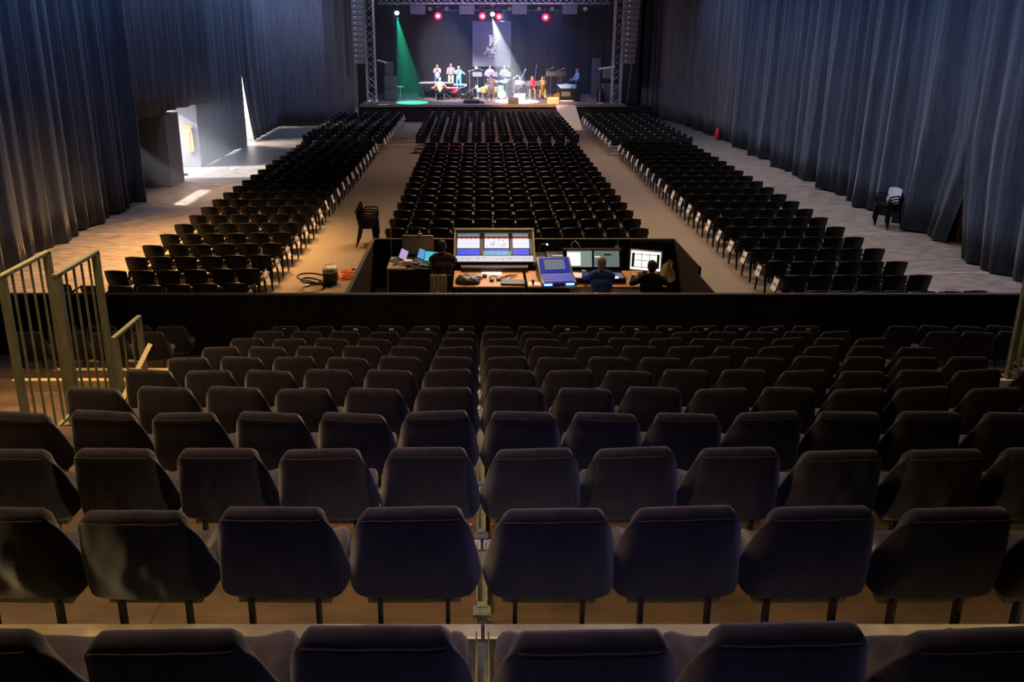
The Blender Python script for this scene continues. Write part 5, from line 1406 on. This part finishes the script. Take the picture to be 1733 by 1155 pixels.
MB().tube([(.02, .1, 1.32), (.0, .02, 1.38), (0, 0, 1.2), (0, 0, .8), (0, 0, .35), (-.03, -.03, .22), (-.10, -.05, .20), (-.16, -.07, .3), (-.17, -.07, .6), (-.18, -.09, .85)], [.012, .016, .02, .03, .045, .055, .06, .065, .075, .13], 12).obj('body_tube', M['gold'], sx_)
for k in range(8): MB().cyl((.0, -.03, .4+.1*k), (.0, -.06, .4+.1*k), .025).obj('key', M['gold'], sx_)
def guitar(px, zc, zb_, label, m, ln=1.1, lean_=.35):
    v = on(px, zc); o = thing('bass_guitar' if ln < 1.3 else 'double_bass', label, 'guitar' if ln < 1.3 else 'double bass', (v.x, v.y, ZS+zb_)); o.rotation_euler = (0, lean_, 0)
    s_ = 1 if ln < 1.3 else 1.6
    MB().prism([(.16*s_*math.cos(a)*(1-.25*math.sin(a*2)**2), .24*s_*math.sin(a)*(1-.1*math.cos(a*3))) for a in [2*PI*i/24 for i in range(24)]], -.03*s_, .03*s_, 'y').obj('body', m, o)
    MB().cyl((0, -.03, .1), (0, -.03, ln), .022, .018).obj('neck', mat('neck_blue', (.12, .25, .6), .4), o); MB().box((0, -.03, ln+.07), (.07, .03, .16), bev=.01).obj('headstock', mat('neck_blue2', (.12, .25, .6), .4), o)
guitar(876, 45.0, .78, 'bass guitar with a raised blue lit neck held by the capped player', mat('bass_body', (.5, .15, .05), .3), 1.05, .42)
guitar(902, 46.0, .42, 'double bass with blue lit scroll standing behind the person in the red top', mat('dbass_body', (.45, .2, .06), .35), 1.5, .12)
guitar(769, 45.2, .5, 'red bodied guitar leaning beside the keyboard', mat('red_guitar', (.7, .02, .06), .3), .7, 1.2)
music_stand(878, 44.5, ZS, 'black music stand before the capped guitarist', 1.0)
music_stand(896, 44.6, ZS, 'black music stand left of the saxophone with a small light', .95, .36)
music_stand(910, 44.6, ZS, 'black music stand directly before the saxophonist', .95, .36)
music_stand(931, 45.2, ZS, 'large black music stand under the first pale microphone', 1.5, .62)
music_stand(948, 45.2, ZS, 'large black music stand under the second pale microphone', 1.5, .62)
v = on(922.5, 44.5); o = thing('floor_lamp_unit', 'small yellow lamp in a tripod clip before the saxophonist', 'lamp', (v.x, v.y, ZS+.004))
MB().sph((0, 0, .20), .07, 12, 8).obj('bulb', glow((1, .6, .1), 1.5), o); 
for k in range(3): MB().cyl((0, 0, .15), (.14*math.cos(k*2.1), .14*math.sin(k*2.1), 0), .010).obj('leg', M['alu'], o)
v = on(943.5, 43.6); tu = thing('brass_bell', 'round brass sousaphone bell facing the hall beside the black case', 'sousaphone', (v.x, v.y, ZS+.27))
MB().lathe([(.25, .0), (.235, .03), (.15, .10), (.09, .20), (.06, .34), (.05, .5)], (0, 0, 0), 28, rot=(-PI/2, 0, 0)).obj('bell', M['gold'], tu)
MB().tube([(0, .48, 0), (.2, .55, .05), (.28, .5, -.1), (.1, .45, -.2), (-.2, .5, -.15), (-.1, .55, .05)], .035, 8).obj('coil', M['gold'], tu)
v = on(955, 45.0); tb_ = thing('covered_table', 'table covered with a pale blue cloth at the right of the band', 'table', (v.x, v.y, ZS+.004))
MB().box((0, 0, .85), (.95, .5, .03)).obj('table_top', M['black_plastic'], tb_)
for sx in (-1, 1):
    for sy in (-1, 1): MB().cyl((sx*.42, sy*.2, 0), (sx*.42, sy*.2, .84), .015).obj('leg', M['black_metal'], tb_)
MB().prism([(-.46, .87), (.46, .87), (.1, .45), (0, .38), (-.15, .5)], -.27, -.26, 'y').box((0, 0, .875), (.96, .53, .012)).obj('cloth', mat('pale_blue_cloth', (.35, .6, .75), .9), tb_)
v = on(963, 43.8); ca = thing('amplifier_case', 'big black amplifier case with a white foot strip at the right', 'amplifier', (v.x+.05, v.y, ZS+.004), -.12)
MB().box((0, 0, .40), (1.25, .7, .66), bev=.02).obj('cabinet', M['black_plastic'], ca); MB().box((-.25, -.355, .44), (.55, .01, .3)).obj('grille', mat('grille_grey', (.09, .08, .08), .7), ca); MB().box((-.2, -.36, .03), (.8, .06, .05)).obj('foot_strip', M['paper'], ca)
for s_ in (-1, 1): MB().box((s_*.5, 0, .035), (.08, .5, .07)).obj('foot', M['black_metal'], ca)
v = on(977, 46.2); P_('person in pale blue shirt and cap standing at the right edge of the band', (v.x, v.y, ZS+.004), PI*.6, hip=(0, 0, .97), lean=.1, hands=((-.2, .4, 1.1), (.2, .4, 1.1)), shirt=shade('pale_blue_shirt', (.22, .32, .50)), trousers=blk, shoes=M['rubber'], hair=brown_h, cap=mat('red_cap', (.35, .12, .14), .8), k=1.05)
v = on(898, 44.2)
for px, lab in ((783, 'left'), (790, 'right')):
    v = on(px, 44.9); o = thing('effects_rack', 'small dark effects rack on the floor behind the crouching person, %s one' % lab, 'rack', (v.x, v.y, ZS+.004))
    MB().box((0, 0, .2), (.24, .3, .40), bev=.01).obj('rack_body', M['black_plastic'], o); MB().box((0, -.155, .3), (.18, .01, .05)).obj('front_panel', mat('rack_face', (.25, .2, .2), .5), o)
# side stage gear
def tower(px, zc, w, h, label, top=None):
    v = on(px, zc); o = thing('speaker_stack', label, 'loudspeaker', (v.x, v.y, ZS+.004)); m2 = mat('dark_cabinet', (.05, .05, .06), .6)
    n = max(1, round(h/.8)); 
    for i in range(n): MB().box((0, 0, h*(i+.5)/n), (w, .6, h/n-.012), bev=.02).obj('cabinet', m2, o)
    if top: MB().box((0, 0, h+.02), (w*.9, .6, .03)).obj('pale_top', M['paper'], o)
    return o
tower(662, 44.0, .75, 1.5, 'dark loudspeaker stack behind the left tower')
tower(660, 45.5, .5, 2.3, 'taller dark speaker column at the far left of the stage')
tower(1007, 45.5, .5, 2.5, 'tall slim loudspeaker column at the right of the stage')
tower(1030, 43.2, .9, 1.1, 'dark equipment stack at the foot of the right tower')
v = on(1027, 43.4, ZS); sd = thing('side_monitor', 'dark side fill speaker with a pale sloped top at the right tower', 'loudspeaker', (v.x, v.y, ZS+1.104))
MB().box((0, 0, .60), (.62, .5, .62), bev=.02).obj('cabinet', mat('sidefill', (.10, .09, .10), .6), sd); MB().cyl((0, 0, 0), (0, 0, .3), .04).obj('pole', M['black_metal'], sd); MB().box((-.1, 0, .93), (.95, .5, .05), rot=(0, -.15, 0)).obj('top_cover', mat('pale_cover', (.6, .65, .55), .6), sd)
v = on(649, 43.0); sd = thing('tilted_lamp', 'small pale tilted lamp cover hanging by the left tower', 'stage lamp', (v.x, v.y, zh(103, 43)))
MB().box((0, 0, 0), (.55, .3, .05), rot=(0, .3, 0)).obj('cover', mat('green_cover', (.45, .55, .48), .5), sd); MB().cyl((-.3, 0, .05), (-.62, -.1, .05), .015).obj('bracket', M['black_metal'], sd)
v = on(1014, 42.6); o = thing('equipment_crate', 'dark upright crate with shiny pale fittings at the right stage edge', 'crate', (v.x, v.y, ZS+.004))
MB().box((0, 0, .42), (.30, .5, .84), bev=.02).obj('crate_body', M['black_plastic'], o)
for k in range(5): MB().sph((-.02, -.27, .12+.16*k), (.07, .03, .045), 10, 6).obj('fitting', M['alu'], o)
MB().box((0, -.28, .02), (.4, .08, .03)).obj('pale_foot', M['paper'], o)
v = on(636, 42.3, ZS)
for k, dx in enumerate((-.15, .25)):
    o = thing('floor_lantern', 'small lantern with pale fittings at the foot of the left tower, %s one' % ('left' if k == 0 else 'right'), 'stage lamp', (v.x+dx-.1, v.y-.55, ZS+.004))
    MB().cyl((0, 0, .14), (0, -.16, .2), .09, .10, 14).obj('body', M['black_metal'], o); MB().box((0, 0, .06), (.2, .05, .12)).obj('bracket', M['alu'], o); MB().lathe([(.09, 0), (.01, .01)], (0, -.165, .202), 14, rot=(PI/2-.2, 0, 0)).obj('lens', M['white_plastic'], o)
tag(MB().cyl((v.x+.25, YS+.12, ZS+.012), (v.x+.85, YS+.16, ZS+.012), .02).obj('pale_bar', M['white_plastic']), 'short pale bar lying on the left front edge of the stage', 'bar')
v = on(678, 45.2); tag(MB().box((v.x, v.y, ZS+.75), (.42, .12, .07)).cyl((v.x, v.y, ZS), (v.x, v.y, ZS+.75), .015).obj('light_bar', mat('pale_cyan', (.6, .9, .9), .5)), 'short cyan lit bar on a post inside the green beam', 'stage lamp')
